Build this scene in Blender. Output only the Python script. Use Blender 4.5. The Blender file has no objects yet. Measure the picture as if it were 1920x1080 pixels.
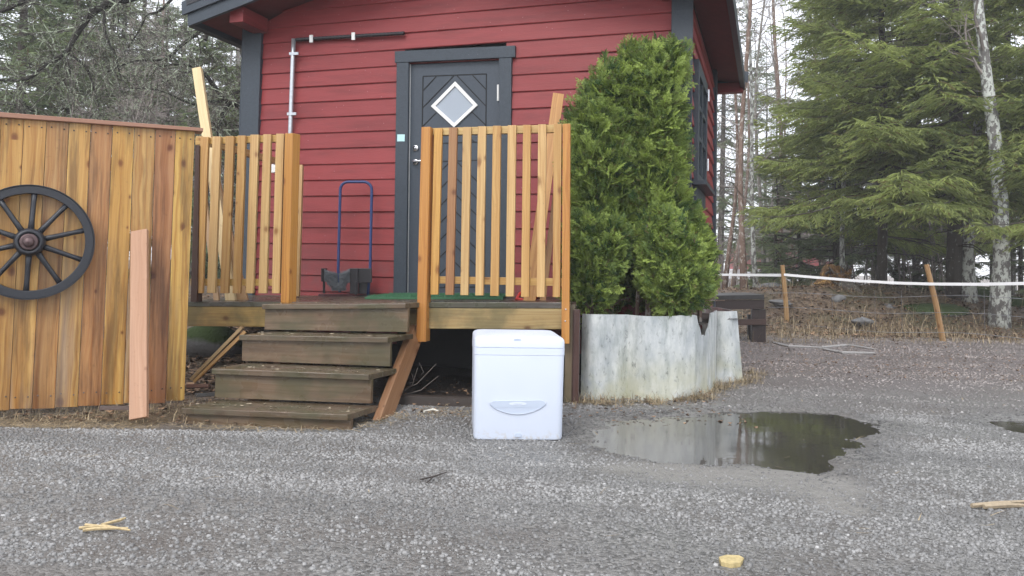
import bpy, math, random
import numpy as np
from mathutils import Matrix, Vector
random.seed(7); RNG = np.random.default_rng(7)
S = bpy.context.scene
COL = S.collection

# ---------------------------------------------------------------- camera
FPX, CY, PIT, ROLL, HC = 1500.0, 435.5, 0.0421, -0.0198, 0.80
_f = np.array([0, math.cos(PIT), math.sin(PIT)]); _u = np.array([0, -math.sin(PIT), math.cos(PIT)]); _r = np.array([1.0, 0, 0])
CR = math.cos(ROLL)*_r - math.sin(ROLL)*_u
CU = math.sin(ROLL)*_r + math.cos(ROLL)*_u
CAM = np.array([0, 0, HC])
cd = bpy.data.cameras.new("camera"); cam = bpy.data.objects.new("camera", cd); COL.objects.link(cam)
cd.sensor_fit = 'HORIZONTAL'; cd.sensor_width = 36; cd.lens = FPX/1920*36
cd.shift_y = -(540-CY)/1920; cd.clip_end = 600; cd.clip_start = 0.05
cam.matrix_world = Matrix(((CR[0], CU[0], -_f[0], 0), (CR[1], CU[1], -_f[1], 0), (CR[2], CU[2], -_f[2], HC), (0, 0, 0, 1)))
S.camera = cam

# ---------------------------------------------------------------- sky, sun, exposure
w = bpy.data.worlds.new("World"); S.world = w; w.use_nodes = True
nt = w.node_tree; nt.nodes.clear()
wo = nt.nodes.new('ShaderNodeOutputWorld'); bg = nt.nodes.new('ShaderNodeBackground'); sk = nt.nodes.new('ShaderNodeTexSky')
sk.sky_type = 'NISHITA'; sk.sun_disc = False; sk.sun_elevation = math.radians(42); sk.sun_rotation = math.radians(200)
mx = nt.nodes.new('ShaderNodeMix'); mx.data_type = 'RGBA'; mx.inputs[0].default_value = 0.86
mx.inputs[7].default_value = (8.6, 8.8, 9.4, 1)                       # the cloud layer
nt.links.new(sk.outputs[0], mx.inputs[6]); nt.links.new(mx.outputs[2], bg.inputs[0]); bg.inputs[1].default_value = 0.10
nt.links.new(bg.outputs[0], wo.inputs[0])
sd = bpy.data.lights.new("sun", 'SUN'); sd.energy = 0.9; sd.angle = math.radians(25); sd.color = (1, 0.97, 0.93)
so = bpy.data.objects.new("sun", sd); COL.objects.link(so)
_el, _az = math.radians(42), math.radians(200)
so.rotation_euler = Vector((-math.sin(_az)*math.cos(_el), -math.cos(_az)*math.cos(_el), -math.sin(_el))).to_track_quat('-Z', 'Y').to_euler()
S.view_settings.view_transform = 'Standard'; S.view_settings.look = 'None'; S.view_settings.gamma = 1
S.view_settings.exposure = 1.22
S.cycles.max_bounces = 6; S.cycles.transparent_max_bounces = 8

# ---------------------------------------------------------------- helpers: pixels of the photo -> points on real planes
def ray(x, y): return (x-960)/FPX*CR + (CY-y)/FPX*CU + _f
def at(x, y, Y):                       # point at world depth Y
    d = ray(x, y); return CAM + d*(Y/d[1])
def onz(x, y, z=0.0):                  # point on a level plane
    d = ray(x, y); return CAM + d*((z-HC)/d[2])
class Plane:
    def __init__(s, p, n): s.p = np.array(p, float); s.n = np.array(n, float)/np.linalg.norm(n)
    def hit(s, x, y, off=0.0):
        d = ray(x, y); return CAM + d*((s.n@(s.p + s.n*off - CAM))/(s.n@d))
def vplane(p, phi): return Plane(p, (-math.sin(phi), -math.cos(phi), 0))   # vertical plane facing the camera
def nrm(v): v = np.asarray(v, float); return v/(np.linalg.norm(v)+1e-12)
def smooth(t): t = np.clip(t, 0, 1); return t*t*(3-2*t)

class MB:
    def __init__(s): s.v = []; s.f = []; s.uv = []; s.t = []; s.m = []
    def add(s, vs, fs, tint=(1, 1, 1), uvs=None, mi=0):
        o = len(s.v); s.v += [tuple(map(float, p)) for p in vs]; s.t += [tuple(tint)]*len(vs)
        for i, f in enumerate(fs):
            s.f.append([o+k for k in f]); s.m.append(mi)
            s.uv += uvs[i] if uvs else [(vs[k][0]+vs[k][1], vs[k][2]) for k in f]
        return s
    def hexa(s, c, tint=(1, 1, 1), mi=0):     # c: front quad TL TR BR BL, back quad in the same order
        c = [np.asarray(p, float) for p in c]
        A = (c[1]-c[0]+c[2]-c[3])/2; B = (c[3]-c[0]+c[2]-c[1])/2; N = c[4]-c[0]
        ax = [nrm(A), nrm(B), nrm(N)]; L = [np.linalg.norm(k) for k in (A, B, N)]
        k = sorted(range(3), key=lambda i: -L[i]); ou, ov = random.random()*50, random.random()*50
        if np.dot(np.cross(A, B), N) < 0: fl = lambda f: f[::-1]
        else: fl = lambda f: f
        fs = [fl(f) for f in ((3, 2, 1, 0), (4, 5, 6, 7), (0, 1, 5, 4), (1, 2, 6, 5), (2, 3, 7, 6), (3, 0, 4, 7))]
        ea = ax[k[0]]; eb = nrm(ax[k[1]]-ea*(ea@ax[k[1]])); ec = np.cross(ea, eb)
        U = [((p-c[0])@ea+ou, (p-c[0])@eb+(p-c[0])@ec+ov) for p in c]
        return s.add(c, fs, tint, [[U[i] for i in f] for f in fs], mi)
    def slab(s, px, pl, th, off=0.0, tint=(1, 1, 1), mi=0):   # pixel quad on a plane, thickness going away from the camera
        q = [pl.hit(x, y, off) for x, y in px]
        return s.hexa(q + [p - pl.n*th for p in q], tint, mi)
    def box(s, o, a, b, c, tint=(1, 1, 1), mi=0):             # origin and three edge vectors
        o, a, b, c = map(lambda t: np.array(t, float), (o, a, b, c))
        return s.hexa([o+c, o+a+c, o+a, o, o+b+c, o+a+b+c, o+a+b, o+b], tint, mi)
    def beam(s, p0, p1, wd, th, up=(0, 0, 1), tint=(1, 1, 1)):
        p0, p1 = np.array(p0, float), np.array(p1, float); d = nrm(p1-p0)
        n = nrm(np.array(up)-d*(np.array(up)@d)); q = np.cross(d, n)
        return s.box(p0-q*wd/2-n*th/2, q*wd, n*th, p1-p0, tint)
    def tube(s, pts, rad, sides=6, tint=(1, 1, 1), cap=True, mi=0):
        pts = [np.array(p, float) for p in pts]; n = len(pts)
        if np.isscalar(rad): rad = [rad]*n
        d = nrm(pts[-1]-pts[0]+1e-9); h = np.array([0, 0, 1.0]) if abs(d[2]) < .9 else np.array([1.0, 0, 0])
        vs = []; us = []; L = 0; ou = random.random()*20
        for i, p in enumerate(pts):
            t = nrm(pts[min(i+1, n-1)]-pts[max(i-1, 0)]); a = nrm(h-t*(h@t)); b = np.cross(t, a); h = a
            if i: L += np.linalg.norm(p-pts[i-1])
            for k in range(sides):
                g = 2*math.pi*k/sides; vs.append(p+rad[i]*(a*math.cos(g)+b*math.sin(g))); us.append((L+ou, k/sides*.3))
        fs = []
        for i in range(n-1):
            for k in range(sides):
                k2 = (k+1) % sides; fs.append((i*sides+k, i*sides+k2, (i+1)*sides+k2, (i+1)*sides+k))
        if cap: fs += [tuple(range(sides))[::-1], tuple(range((n-1)*sides, n*sides))]
        return s.add(vs, fs, tint, [[us[k] for k in f] for f in fs], mi)
    def lathe(s, prof, o, axis, seg=24, tint=(1, 1, 1), mi=0):   # prof: (radius, height)
        o = np.array(o, float); z = nrm(axis); h = np.array([0, 0, 1.0]) if abs(z[2]) < .9 else np.array([1.0, 0, 0])
        a = nrm(h-z*(h@z)); b = np.cross(z, a); vs = []; n = len(prof)
        for r, hh in prof:
            for k in range(seg):
                g = 2*math.pi*k/seg; vs.append(o+z*hh+r*(a*math.cos(g)+b*math.sin(g)))
        fs = [(i*seg+k, i*seg+(k+1) % seg, (i+1)*seg+(k+1) % seg, (i+1)*seg+k) for i in range(n-1) for k in range(seg)]
        return s.add(vs, fs, tint, None, mi)
    def build(s, name, mat, parent=None, bevel=0.0, smooth_=False, base=None):
        me = bpy.data.meshes.new(name); V = np.array(s.v)
        if parent is not None: org = np.array(parent['_o']) if '_o' in parent else np.zeros(3)
        else: org = np.array([V[:, 0].mean(), V[:, 1].mean(), V[:, 2].min()]) if base is None else np.array(base)
        me.from_pydata((V-org).tolist(), [], s.f); me.update()
        uv = me.uv_layers.new(name="UVMap"); uv.data.foreach_set("uv", np.array(s.uv, np.float32).ravel())
        ca = me.color_attributes.new("tint", 'FLOAT_COLOR', 'POINT'); T = np.ones((len(V), 4), np.float32); T[:, :3] = np.array(s.t)
        ca.data.foreach_set("color", T.ravel())
        for m_ in (mat if isinstance(mat, (list, tuple)) else [mat]): me.materials.append(m_)
        me.polygons.foreach_set("material_index", s.m)
        if smooth_: me.polygons.foreach_set("use_smooth", [True]*len(s.f))
        return link(name, me, parent, org, bevel)
def link(name, me, parent=None, org=(0, 0, 0), bevel=0):
    o = bpy.data.objects.new(name, me); COL.objects.link(o); o['_o'] = [float(k) for k in org]
    if parent is not None: o.parent = parent
    else: o.location = org
    if bevel:
        b = o.modifiers.new("bevel", 'BEVEL'); b.width = bevel; b.segments = 2; b.limit_method = 'ANGLE'; b.angle_limit = math.radians(40)
    return o
def tag(o, label=None, cat=None, group=None, kind=None):
    for k, v in (('label', label), ('category', cat), ('group', group), ('kind', kind)):
        if v: o[k] = v
    return o
def thing(name, label, cat, base, group=None):
    o = bpy.data.objects.new(name, None); COL.objects.link(o); o.location = base; o['_o'] = [float(k) for k in base]; o.empty_display_size = .1
    return tag(o, label, cat, group)
def copy_tree(o, parent=None):
    c = o.copy(); COL.objects.link(c)
    if parent is not None: c.parent = parent
    for ch in list(o.children): copy_tree(ch, c)
    return c
def big_mesh(name, V, F, mat, tint=None, parent=None, org=(0, 0, 0), smooth_=False):   # numpy verts, (n,k) faces
    me = bpy.data.meshes.new(name); V = np.asarray(V, np.float32)-np.asarray(org, np.float32); n, k = F.shape
    me.vertices.add(len(V)); me.vertices.foreach_set("co", V.ravel())
    me.loops.add(n*k); me.loops.foreach_set("vertex_index", F.astype(np.int32).ravel())
    me.polygons.add(n); me.polygons.foreach_set("loop_start", np.arange(0, n*k, k, dtype=np.int32))
    me.polygons.foreach_set("loop_total", np.full(n, k, np.int32))
    if smooth_: me.polygons.foreach_set("use_smooth", np.ones(n, bool))
    me.update(calc_edges=True)
    if tint is not None:
        ca = me.color_attributes.new("tint", 'FLOAT_COLOR', 'POINT'); T = np.ones((len(V), 4), np.float32); T[:, :3] = tint
        ca.data.foreach_set("color", T.ravel())
    me.materials.append(mat); return link(name, me, parent, org)

# ---------------------------------------------------------------- materials
class NM:
    def __init__(s, name, rough=.6, spec=.4):
        s.m = bpy.data.materials.new(name); s.m.use_nodes = True; s.t = s.m.node_tree
        s.b = s.t.nodes['Principled BSDF']; s.b.inputs['Roughness'].default_value = rough; s.b.inputs['Specular IOR Level'].default_value = spec
    def n(s, typ, **kw):
        o = s.t.nodes.new(typ)
        for k, v in kw.items(): setattr(o, k, v)
        return o
    def l(s, a, b): s.t.links.new(a, b)
    def geo(s): return s.n('ShaderNodeNewGeometry').outputs['Position']
    def uv(s): return s.n('ShaderNodeUVMap', uv_map="UVMap").outputs[0]
    def attr(s): return s.n('ShaderNodeAttribute', attribute_name="tint").outputs['Color']
    def map(s, v, sc, loc=(0, 0, 0)):
        o = s.n('ShaderNodeMapping'); o.inputs['Scale'].default_value = sc; o.inputs['Location'].default_value = loc; s.l(v, o.inputs[0]); return o.outputs[0]
    def noise(s, v, sc, det=3, rough=.55, dist=0):
        o = s.n('ShaderNodeTexNoise'); o.inputs['Scale'].default_value = sc; o.inputs['Detail'].default_value = det; o.inputs['Roughness'].default_value = rough; o.inputs['Distortion'].default_value = dist
        s.l(v, o.inputs['Vector']); return o.outputs[0]
    def vor(s, v, sc, out='Distance', feat='F1', dim='3D'):
        o = s.n('ShaderNodeTexVoronoi', feature=feat, voronoi_dimensions=dim); o.inputs['Scale'].default_value = sc; s.l(v, o.inputs['Vector']); return o.outputs[out]
    def ramp(s, v, st):
        o = s.n('ShaderNodeValToRGB'); e = o.color_ramp.elements
        while len(e) < len(st): e.new(.5)
        for i, (p, c) in enumerate(st):
            e[i].position = p; e[i].color = (c, c, c, 1) if np.isscalar(c) else (*c, 1)
        s.l(v, o.inputs[0]); return o.outputs[0]
    def mix(s, a, b, f, mode='MIX'):
        o = s.n('ShaderNodeMix', data_type='RGBA', blend_type=mode); o.clamp_factor = True
        for i, k in ((0, f), (6, a), (7, b)):
            if isinstance(k, (int, float)): o.inputs[i].default_value = k if i == 0 else (k, k, k, 1)
            elif isinstance(k, tuple): o.inputs[i].default_value = (*k, 1)
            else: s.l(k, o.inputs[i])
        return o.outputs[2]
    def math(s, op, a, b=0.0, c=None):
        o = s.n('ShaderNodeMath', operation=op)
        for i, k in enumerate((a, b, c)):
            if k is None: continue
            if isinstance(k, (int, float)): o.inputs[i].default_value = k
            else: s.l(k, o.inputs[i])
        return o.outputs[0]
    def sep(s, v): o = s.n('ShaderNodeSeparateXYZ'); s.l(v, o.inputs[0]); return o.outputs
    def col(s, c):
        if isinstance(c, tuple): s.b.inputs['Base Color'].default_value = (*c, 1)
        else: s.l(c, s.b.inputs['Base Color'])
        return s
    def rough(s, r): s.l(r, s.b.inputs['Roughness']); return s
    def bump(s, h, st=.3, d=.01):
        o = s.n('ShaderNodeBump'); o.inputs['Strength'].default_value = st; o.inputs['Distance'].default_value = d; s.l(h, o.inputs['Height']); s.l(o.outputs[0], s.b.inputs['Normal']); return s

def m_plain(name, c, rough=.5, metal=0, var=.25, sc=30, bump=.1, spec=.4):
    m = NM(name, rough, spec); p = m.geo(); n = m.noise(p, sc, 4)
    m.col(m.mix(tuple(k*(1-var) for k in c), tuple(k*(1+var) for k in c), n)); m.b.inputs['Metallic'].default_value = metal
    if bump: m.bump(m.noise(p, sc*4, 3), bump, .004)
    return m.m
def m_wood(name, rough=.45, knots=.75, stain=.0, grain=.3, green=0.0, wet=0.0, spec=.4, splash=0.0):
    m = NM(name, rough, spec); uv = m.uv(); t = m.attr(); p = m.geo()
    wob = m.noise(m.map(uv, (2.2, 9, 1)), 1.0, 2)
    uvd = m.n('ShaderNodeVectorMath', operation='MULTIPLY_ADD'); m.l(wob, uvd.inputs[0]); uvd.inputs[1].default_value = (0, .06, 0); m.l(uv, uvd.inputs[2])
    g1 = m.noise(m.map(uvd.outputs[0], (1.1, 75, 1)), 1.0, 4, .6)
    g2 = m.noise(m.map(uvd.outputs[0], (.7, 22, 1)), 1.0, 2)
    g = m.math('MULTIPLY_ADD', g1, .7, m.math('MULTIPLY', g2, .3))
    c = m.mix(t, m.mix(t, (.62, .45, .31), 1.0, 'MULTIPLY'), m.ramp(g, [(.38, 1.0), (.62, 0.0)]))
    c = m.mix(t, c, min(1, grain*2.2))
    kv = m.map(uvd.outputs[0], (5.5, 8.5, 1)); kd = m.vor(kv, 1.0, dim='2D'); kr = m.sep(m.vor(kv, 1.0, 'Color', dim='2D'))[0]
    kd = m.math('DIVIDE', kd, m.math('MULTIPLY_ADD', m.sep(m.vor(kv, 1.0, 'Color', dim='2D'))[1], 1.0, .35))
    thr = m.math('MULTIPLY', m.math('GREATER_THAN', kr, .70), knots)
    k1 = m.math('MULTIPLY', m.ramp(kd, [(.04, 1.0), (.10, .7), (.135, .25), (.24, 0.0)]), thr)
    c = m.mix(c, m.mix(t, (.33, .19, .13), 1.0, 'MULTIPLY'), k1)
    if stain:
        st = m.ramp(m.noise(m.map(uv, (1.3, 16, 1)), 1.0, 5, .65), [(.47, 0.0), (.62, 1.0)])
        c = m.mix(c, m.mix(c, (.36, .34, .38), 1.0, 'MULTIPLY'), m.math('MULTIPLY', st, stain))
    if splash:      # damp brown staining soaked up from the ground, and bleached grey patches
        bm = m.math('MULTIPLY', m.ramp(m.sep(p)[2], [(.05, 1.0), (.85, .12)]), m.ramp(m.noise(m.map(uv, (.8, 11, 1)), 1.0, 4, .6), [(.40, 0.0), (.58, 1.0)]))
        c = m.mix(c, m.mix(c, (.46, .40, .42), 1.0, 'MULTIPLY'), m.math('MULTIPLY', bm, splash))
        gm_ = m.math('MULTIPLY', m.ramp(m.sep(p)[2], [(.2, .8), (1.2, .0)]), m.ramp(m.noise(m.map(uv, (.5, 6, 1), (3, 7, 0)), 1.0, 3), [(.54, 0.0), (.66, 1.0)]))
        c = m.mix(c, (.30, .25, .22), m.math('MULTIPLY', gm_, .7*splash))
    if green:
        gn = m.ramp(m.noise(p, 5, 4), [(.42, 0.0), (.62, 1.0)]); c = m.mix(c, (.055, .06, .028), m.math('MULTIPLY', gn, green))
    dirt = m.ramp(m.noise(p, 55, 3), [(.62, 0.0), (.75, 1.0)]); c = m.mix(c, m.mix(c, .55, 1.0, 'MULTIPLY'), m.math('MULTIPLY', dirt, .35))
    m.col(c); m.bump(m.math('MULTIPLY_ADD', g1, .6, m.math('MULTIPLY', k1, -.4)), .35, .003)
    if wet: m.rough(m.ramp(m.noise(p, 6, 3), [(.4, max(.12, rough-wet)), (.6, rough)]))
    return m.m

# painted boards of the cabin: saw-cut texture, faint streaks, splash dirt above the deck
_m = NM("red_paint", .48, .35); _p = _m.geo(); _q = _m.map(_p, (3, 3, 40))
_c = _m.mix((.19, .024, .026), (.275, .042, .043), _m.noise(_q, 1.2, 4)); _c = _m.mix(_c, _m.attr(), 1.0, 'MULTIPLY')
_c = _m.mix(_c, (.125, .015, .016), _m.ramp(_m.noise(_m.map(_p, (1.5, 1.5, 9)), 1.0, 4), [(.5, 0.0), (.75, .7)]))
_sp = _m.math('MULTIPLY', _m.ramp(_m.sep(_p)[2], [(.5, 1.0), (1.0, 0.0)]), _m.ramp(_m.noise(_p, 9, 5), [(.38, 0.0), (.6, 1.0)]))
_c = _m.mix(_c, (.15, .045, .045), _m.math('MULTIPLY', _sp, .75))
_c = _m.mix(_c, (.45, .26, .26), _m.ramp(_m.vor(_p, 16), [(.04, .55), (.07, 0.0)]))
_m.col(_c); _m.bump(_m.noise(_q, 6, 4), .4, .004); RED = _m.m
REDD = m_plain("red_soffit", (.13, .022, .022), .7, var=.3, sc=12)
_m = NM("black_paint", .42, .4); _p = _m.geo()
_c = _m.mix((.021, .028, .037), (.045, .06, .078), _m.noise(_p, 40, 5, .7))
_c = _m.mix(_c, (.30, .32, .34), _m.ramp(_m.vor(_p, 22), [(.02, .5), (.05, 0.0)]))
_m.col(_c); _m.bump(_m.noise(_p, 90, 4), .5, .004); BLK = _m.m
DOORP = m_plain("door_paint", (.040, .052, .068), .4, var=.2, sc=60, bump=.25)
GROOVE = m_plain("groove", (.005, .006, .008), .7)
WHITE = m_plain("white_paint", (.72, .72, .70), .4, var=.05)
METAL = m_plain("bright_metal", (.6, .6, .62), .25, 1.0, .1)
GALV = m_plain("galvanised", (.50, .53, .56), .42, .75, .25, 45, .1)
BPLAS = m_plain("black_plastic", (.018, .017, .02), .35)
WOODN = m_wood("treated_wood", .42, .8, .0, .34)
WOODF = m_wood("fence_wood", .45, 1.0, .75, .42, wet=.15, splash=.9)
WOODB = m_wood("beam_wood", .5, .9, .3, .3, .55)
WOODT = m_wood("tread_wood", .5, .5, .5, .32, .6, wet=.3)
WOODR = m_wood("raw_wood", .6, .5, .1, .2)
DARKW = m_wood("dark_stained_wood", .45, .2, .2, .25)
IRON = m_plain("black_iron", (.016, .018, .024), .38, 0, .35, 60, .35, .5)
RUST = m_plain("hub_cap", (.10, .065, .065), .35, .4, .4, 60, .3)
_m = NM("cool_box_plastic", .35, .4); _p = _m.geo(); _nz = _m.sep(_m.n('ShaderNodeNewGeometry').outputs['Normal'])[2]
_dr = _m.math('MULTIPLY', _m.ramp(_m.vor(_p, 130), [(.22, 1.0), (.34, 0.0)]), _m.ramp(_nz, [(.6, 0.0), (.85, 1.0)]))
_c = _m.mix((.59, .645, .75), (.62, .67, .77), _m.noise(_p, 12, 3)); _c = _m.mix(_c, (.50, .44, .36), _m.math('MULTIPLY', _m.ramp(_m.sep(_p)[2], [(.0, 1.0), (.05, 0.0)]), _m.ramp(_m.noise(_p, 60, 4), [(.5, 0.0), (.62, .5)])))
_m.col(_m.mix(_c, (.36, .41, .5), _m.math('MULTIPLY', _dr, .6))); _m.bump(_dr, .4, .002); COOL = _m.m
COOLG = m_plain("cool_box_grey", (.46, .52, .62), .4, 0, .03, 30, .02)
BLUE = m_plain("blue_tube", (.022, .045, .14), .35, 0, .3, 70, .1)
BRIST = m_plain("bristle", (.06, .07, .08), .5, 0, .8, 160, .3)
MATG = m_plain("green_mat", (.05, .145, .075), .9, 0, .5, 220, .8)
REDS = m_plain("red_strap", (.55, .04, .03), .5)
STICK = m_plain("blue_sticker", (.45, .68, .72), .4, 0, .05)
GREYC = m_plain("foundation", (.02, .02, .02), .9)
SOIL = m_plain("soil", (.03, .022, .016), .95, 0, .5, 60, .8)
STONE = m_plain("rock", (.13, .13, .13), .8, 0, .5, 14, .7)
TAPE = m_plain("fence_tape", (.85, .85, .85), .5, 0, .03)
WIRE = m_plain("wire", (.25, .25, .26), .4, .8)
_m = NM("frosted_pane", .18, .6); _m.col((.30, .34, .39)); FROST = _m.m
_m = NM("window_glass", .05, .6); _m.col((.02, .025, .03)); GLASS = _m.m
# planter sheet: weathered pale plastic with algae and drip streaks
_m = NM("planter_sheet", .5, .4); _p = _m.geo()
_c = _m.mix((.32, .35, .37), (.60, .62, .60), _m.ramp(_m.noise(_m.map(_p, (7, 7, 3)), 1.0, 6, .65), [(.32, 0.0), (.62, 1.0)]))
_c = _m.mix(_c, (.26, .29, .28), _m.ramp(_m.noise(_m.map(_p, (16, 16, 5)), 1.0, 6, .7), [(.46, 0.0), (.68, .9)]))
_c = _m.mix(_c, (.42, .41, .27), _m.math('MULTIPLY', _m.ramp(_m.sep(_p)[2], [(.0, 1.0), (.34, 0.0)]), _m.ramp(_m.noise(_p, 6, 4), [(.35, 0.0), (.6, .8)])))
_c = _m.mix(_c, (.09, .10, .09), _m.ramp(_m.noise(_m.map(_p, (9, 9, 5)), 3.4, 5, .75), [(.56, 0.0), (.70, .7)]))
_m.col(_c); _m.bump(_m.noise(_p, 50, 4), .15, .004); PLANT = _m.m
# mossy rock
_m = NM("mossy_rock", .9, .2); _p = _m.geo(); _nz = _m.sep(_m.n('ShaderNodeNewGeometry').outputs['Normal'])[2]
_c = _m.mix((.10, .10, .10), (.034, .052, .016), _m.ramp(_m.math('ADD', _nz, _m.noise(_p, 8, 4)), [(.55, 0.0), (.9, 1.0)]))
_m.col(_c); _m.bump(_m.noise(_p, 40, 5), .9, .02); MOSS = _m.m
def m_leaf(name, a, b, rough=.55, trans=.25):
    m = NM(name, rough, .3); t = m.attr(); c = m.mix(m.mix(a, b, m.sep(t)[0]), (.17, .115, .06), m.sep(t)[1]); m.col(c)
    tr = m.n('ShaderNodeBsdfTranslucent'); m.l(c, tr.inputs[0]); ms = m.n('ShaderNodeMixShader'); ms.inputs[0].default_value = trans
    m.l(m.b.outputs[0], ms.inputs[1]); m.l(tr.outputs[0], ms.inputs[2]); m.l(ms.outputs[0], m.t.nodes['Material Output'].inputs[0]); return m.m
NEEDLE = m_leaf("spruce_needles", (.085, .12, .05), (.41, .47, .15), .55, .45)
NEEDLED = m_leaf("far_spruce_needles", (.08, .11, .07), (.27, .33, .16), .55, .45)
THUJA = m_leaf("thuja_leaf", (.055, .11, .035), (.36, .46, .11), .5, .35)
def m_tint(name, rough=.6, spec=.35, var=.3):
    m = NM(name, rough, spec); m.col(m.mix(m.attr(), m.mix(m.attr(), .5, 1.0, 'MULTIPLY'), m.ramp(m.noise(m.geo(), 90, 3), [(.4, 0.0), (.7, var*2)]))); return m.m
GRAVEL = m_tint("gravel_stone", .42, .45)
STRAW = m_tint("dry_straw", .7, .2)
def m_bark(name, a, b, sc, spots=None, thr=.6):
    m = NM(name, .85, .2); p = m.geo(); c = m.mix(a, b, m.noise(m.map(p, (sc, sc, sc*.3)), 1.0, 5, .7))
    if spots: c = m.mix(c, spots, m.ramp(m.noise(m.map(p, (1, 1, .6)), 17, 5, .7), [(thr-.06, 0.0), (thr, 1.0)]))
    m.col(c); m.bump(m.noise(m.map(p, (sc*2, sc*2, sc)), 1.0, 5), .6, .02); return m.m
BARKG = m_bark("grey_bark", (.10, .09, .08), (.30, .275, .25), 12, (.40, .43, .37), .6)
BARKD = m_bark("dark_bark", (.03, .026, .023), (.11, .095, .08), 14, (.22, .24, .20), .66)
BARKB = m_bark("lichen_birch_bark", (.06, .056, .052), (.22, .21, .20), 12, (.46, .48, .44), .535)
BARKP = m_bark("pine_bark", (.10, .06, .045), (.28, .20, .16), 10, (.40, .36, .32), .6)
TWIG = m_bark("twig_bark", (.13, .11, .10), (.36, .32, .29), 6)
TWIGL = m_bark("lichen_branch", (.035, .032, .028), (.15, .14, .12), 9, (.36, .41, .30), .57)

# ---------------------------------------------------------------- terrain
_NZ = RNG.normal(size=(12, 2)); _PH = RNG.random(12)*6.28; _FR = np.array([.6, .9, 1.3, 1.9, 2.6, 3.7, 5, 7, 10, 14, 19, 26])
def lownoise(x, y, k0=0, k1=12):
    r = 0
    for i in range(k0, k1): a = nrm(_NZ[i]); r = r + np.sin(_FR[i]*(a[0]*x+a[1]*y)*1.6+_PH[i])/(1+_FR[i])
    return r
PUD = np.array([onz(x, y, -.012)[:2] for x, y in ((1112, 812), (1140, 792), (1200, 784), (1300, 779), (1400, 774), (1480, 771), (1560, 776), (1640, 797), (1628, 812), (1590, 832), (1560, 862), (1540, 892), (1490, 884), (1400, 868), (1320, 866), (1230, 856), (1150, 842))])
PUD2 = np.array([onz(x, y, -.012)[:2] for x, y in ((1842, 795), (1890, 788), (2000, 786), (2000, 812), (1900, 806))])
def sdist(x, y, P):     # signed distance, inside positive
    x, y = np.asarray(x, float), np.asarray(y, float); d = np.full(x.shape, 1e9); ins = np.zeros(x.shape, bool)
    for i in range(len(P)):
        a, b = P[i], P[(i+1) % len(P)]; e = b-a; t = np.clip(((x-a[0])*e[0]+(y-a[1])*e[1])/(e@e), 0, 1)
        d = np.minimum(d, np.hypot(x-a[0]-t*e[0], y-a[1]-t*e[1]))
        c = (a[1] > y) != (b[1] > y); ins ^= c & (x < (b[0]-a[0])*(y-a[1])/(b[1]-a[1]+1e-12)+a[0])
    return np.where(ins, d, -d)
WATER_Z = -.016
def ground(x, y):
    x, y = np.asarray(x, float), np.asarray(y, float)
    z = .006*lownoise(x, y, 0, 6) + .004*lownoise(x*2.3, y*2.3, 4, 12)
    back = smooth((y-10.3-.06*(x-5))/2.6)*smooth((x-2.2)/1.2); z = z + back*(.33+.07*lownoise(x, y, 0, 7)) 
    z = z + .22*smooth((y-10.8)/1.6)*np.exp(-((x-5.6)/1.7)**2-((y-13)/1.4)**2)
    left = smooth((y-4.9)/2.7)*smooth((-1.35-x)/.5); z = z + left*(.46+.05*lownoise(x, y, 2, 9))
    z = z + .35*smooth((y-9)/4)*smooth((2.2-x)/2)*(1-left)
    z = z - .035*smooth((y-3.7)/.4)*smooth((4.6-y)/.3)*smooth((-.5-x)/.3)
    p1 = sdist(x, y, PUD); p2 = sdist(x, y, PUD2); rag = .075*lownoise(x*5, y*5, 3, 12)
    z = z - np.clip((np.maximum(p1, p2)+.10+rag)*.16, 0, .030)
    ed = np.exp(-((p1+.10)/.06)**2); z = z + .004*ed*lownoise(x*8, y*8, 5, 12)
    return z
gx = np.unique(np.concatenate([np.linspace(-120, -12, 19), np.linspace(-12, -3.4, 30), np.arange(-3.4, 4.6, .035), np.linspace(4.6, 14, 60), np.linspace(14, 120, 19)]))
gy = np.unique(np.concatenate([np.linspace(-30, 1.6, 14), np.arange(1.6, 7.0, .035), np.linspace(7.0, 18, 90), np.linspace(18, 160, 24)]))
GX, GY = np.meshgrid(gx, gy); GZ = ground(GX, GY); nx, ny = len(gx), len(gy)
ii = (np.arange(ny-1)[:, None]*nx+np.arange(nx-1)[None]).ravel()
_m = NM("ground_gravel", .45, .45); _p = _m.geo(); _xyz = _m.sep(_p)
_v1 = _m.vor(_p, 85); _v2 = _m.vor(_p, 85, 'Color')
_gc = _m.mix((.085, .083, .078), (.27, .262, .248), _m.sep(_v2)[0])
_gc = _m.mix(_gc, (.115, .10, .088), _m.ramp(_m.noise(_p, 1.6, 5), [(.45, 0.0), (.7, .8)]))
_gc = _m.mix(_gc, (.115, .088, .085), _m.math('MULTIPLY', _m.ramp(_xyz[1], [(5.0, 0.0), (6.5, .8)]), .0))
_lit = _m.mix((.035, .025, .018), (.24, .17, .115), _m.ramp(_m.noise(_p, 34, 5, .8), [(.36, 0.0), (.62, 1.0)])); _lit = _m.mix(_lit, (.055, .068, .026), _m.ramp(_m.noise(_p, 1.1, 4), [(.52, 0.0), (.66, .6)]))
def _band(a, lo, hi):
    o = _m.n('ShaderNodeMapRange'); o.inputs[1].default_value = lo; o.inputs[2].default_value = hi; _m.l(a, o.inputs[0]); return o.outputs[0]
_wn = _m.math('MULTIPLY_ADD', _m.noise(_p, 2.2, 4), 1.6, -.8)
_yy = _m.math('ADD', _xyz[1], _wn)
_gc = _m.mix(_gc, (.135, .108, .102), _m.math('MULTIPLY', _band(_yy, 4.6, 6.4), .75))
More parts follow.
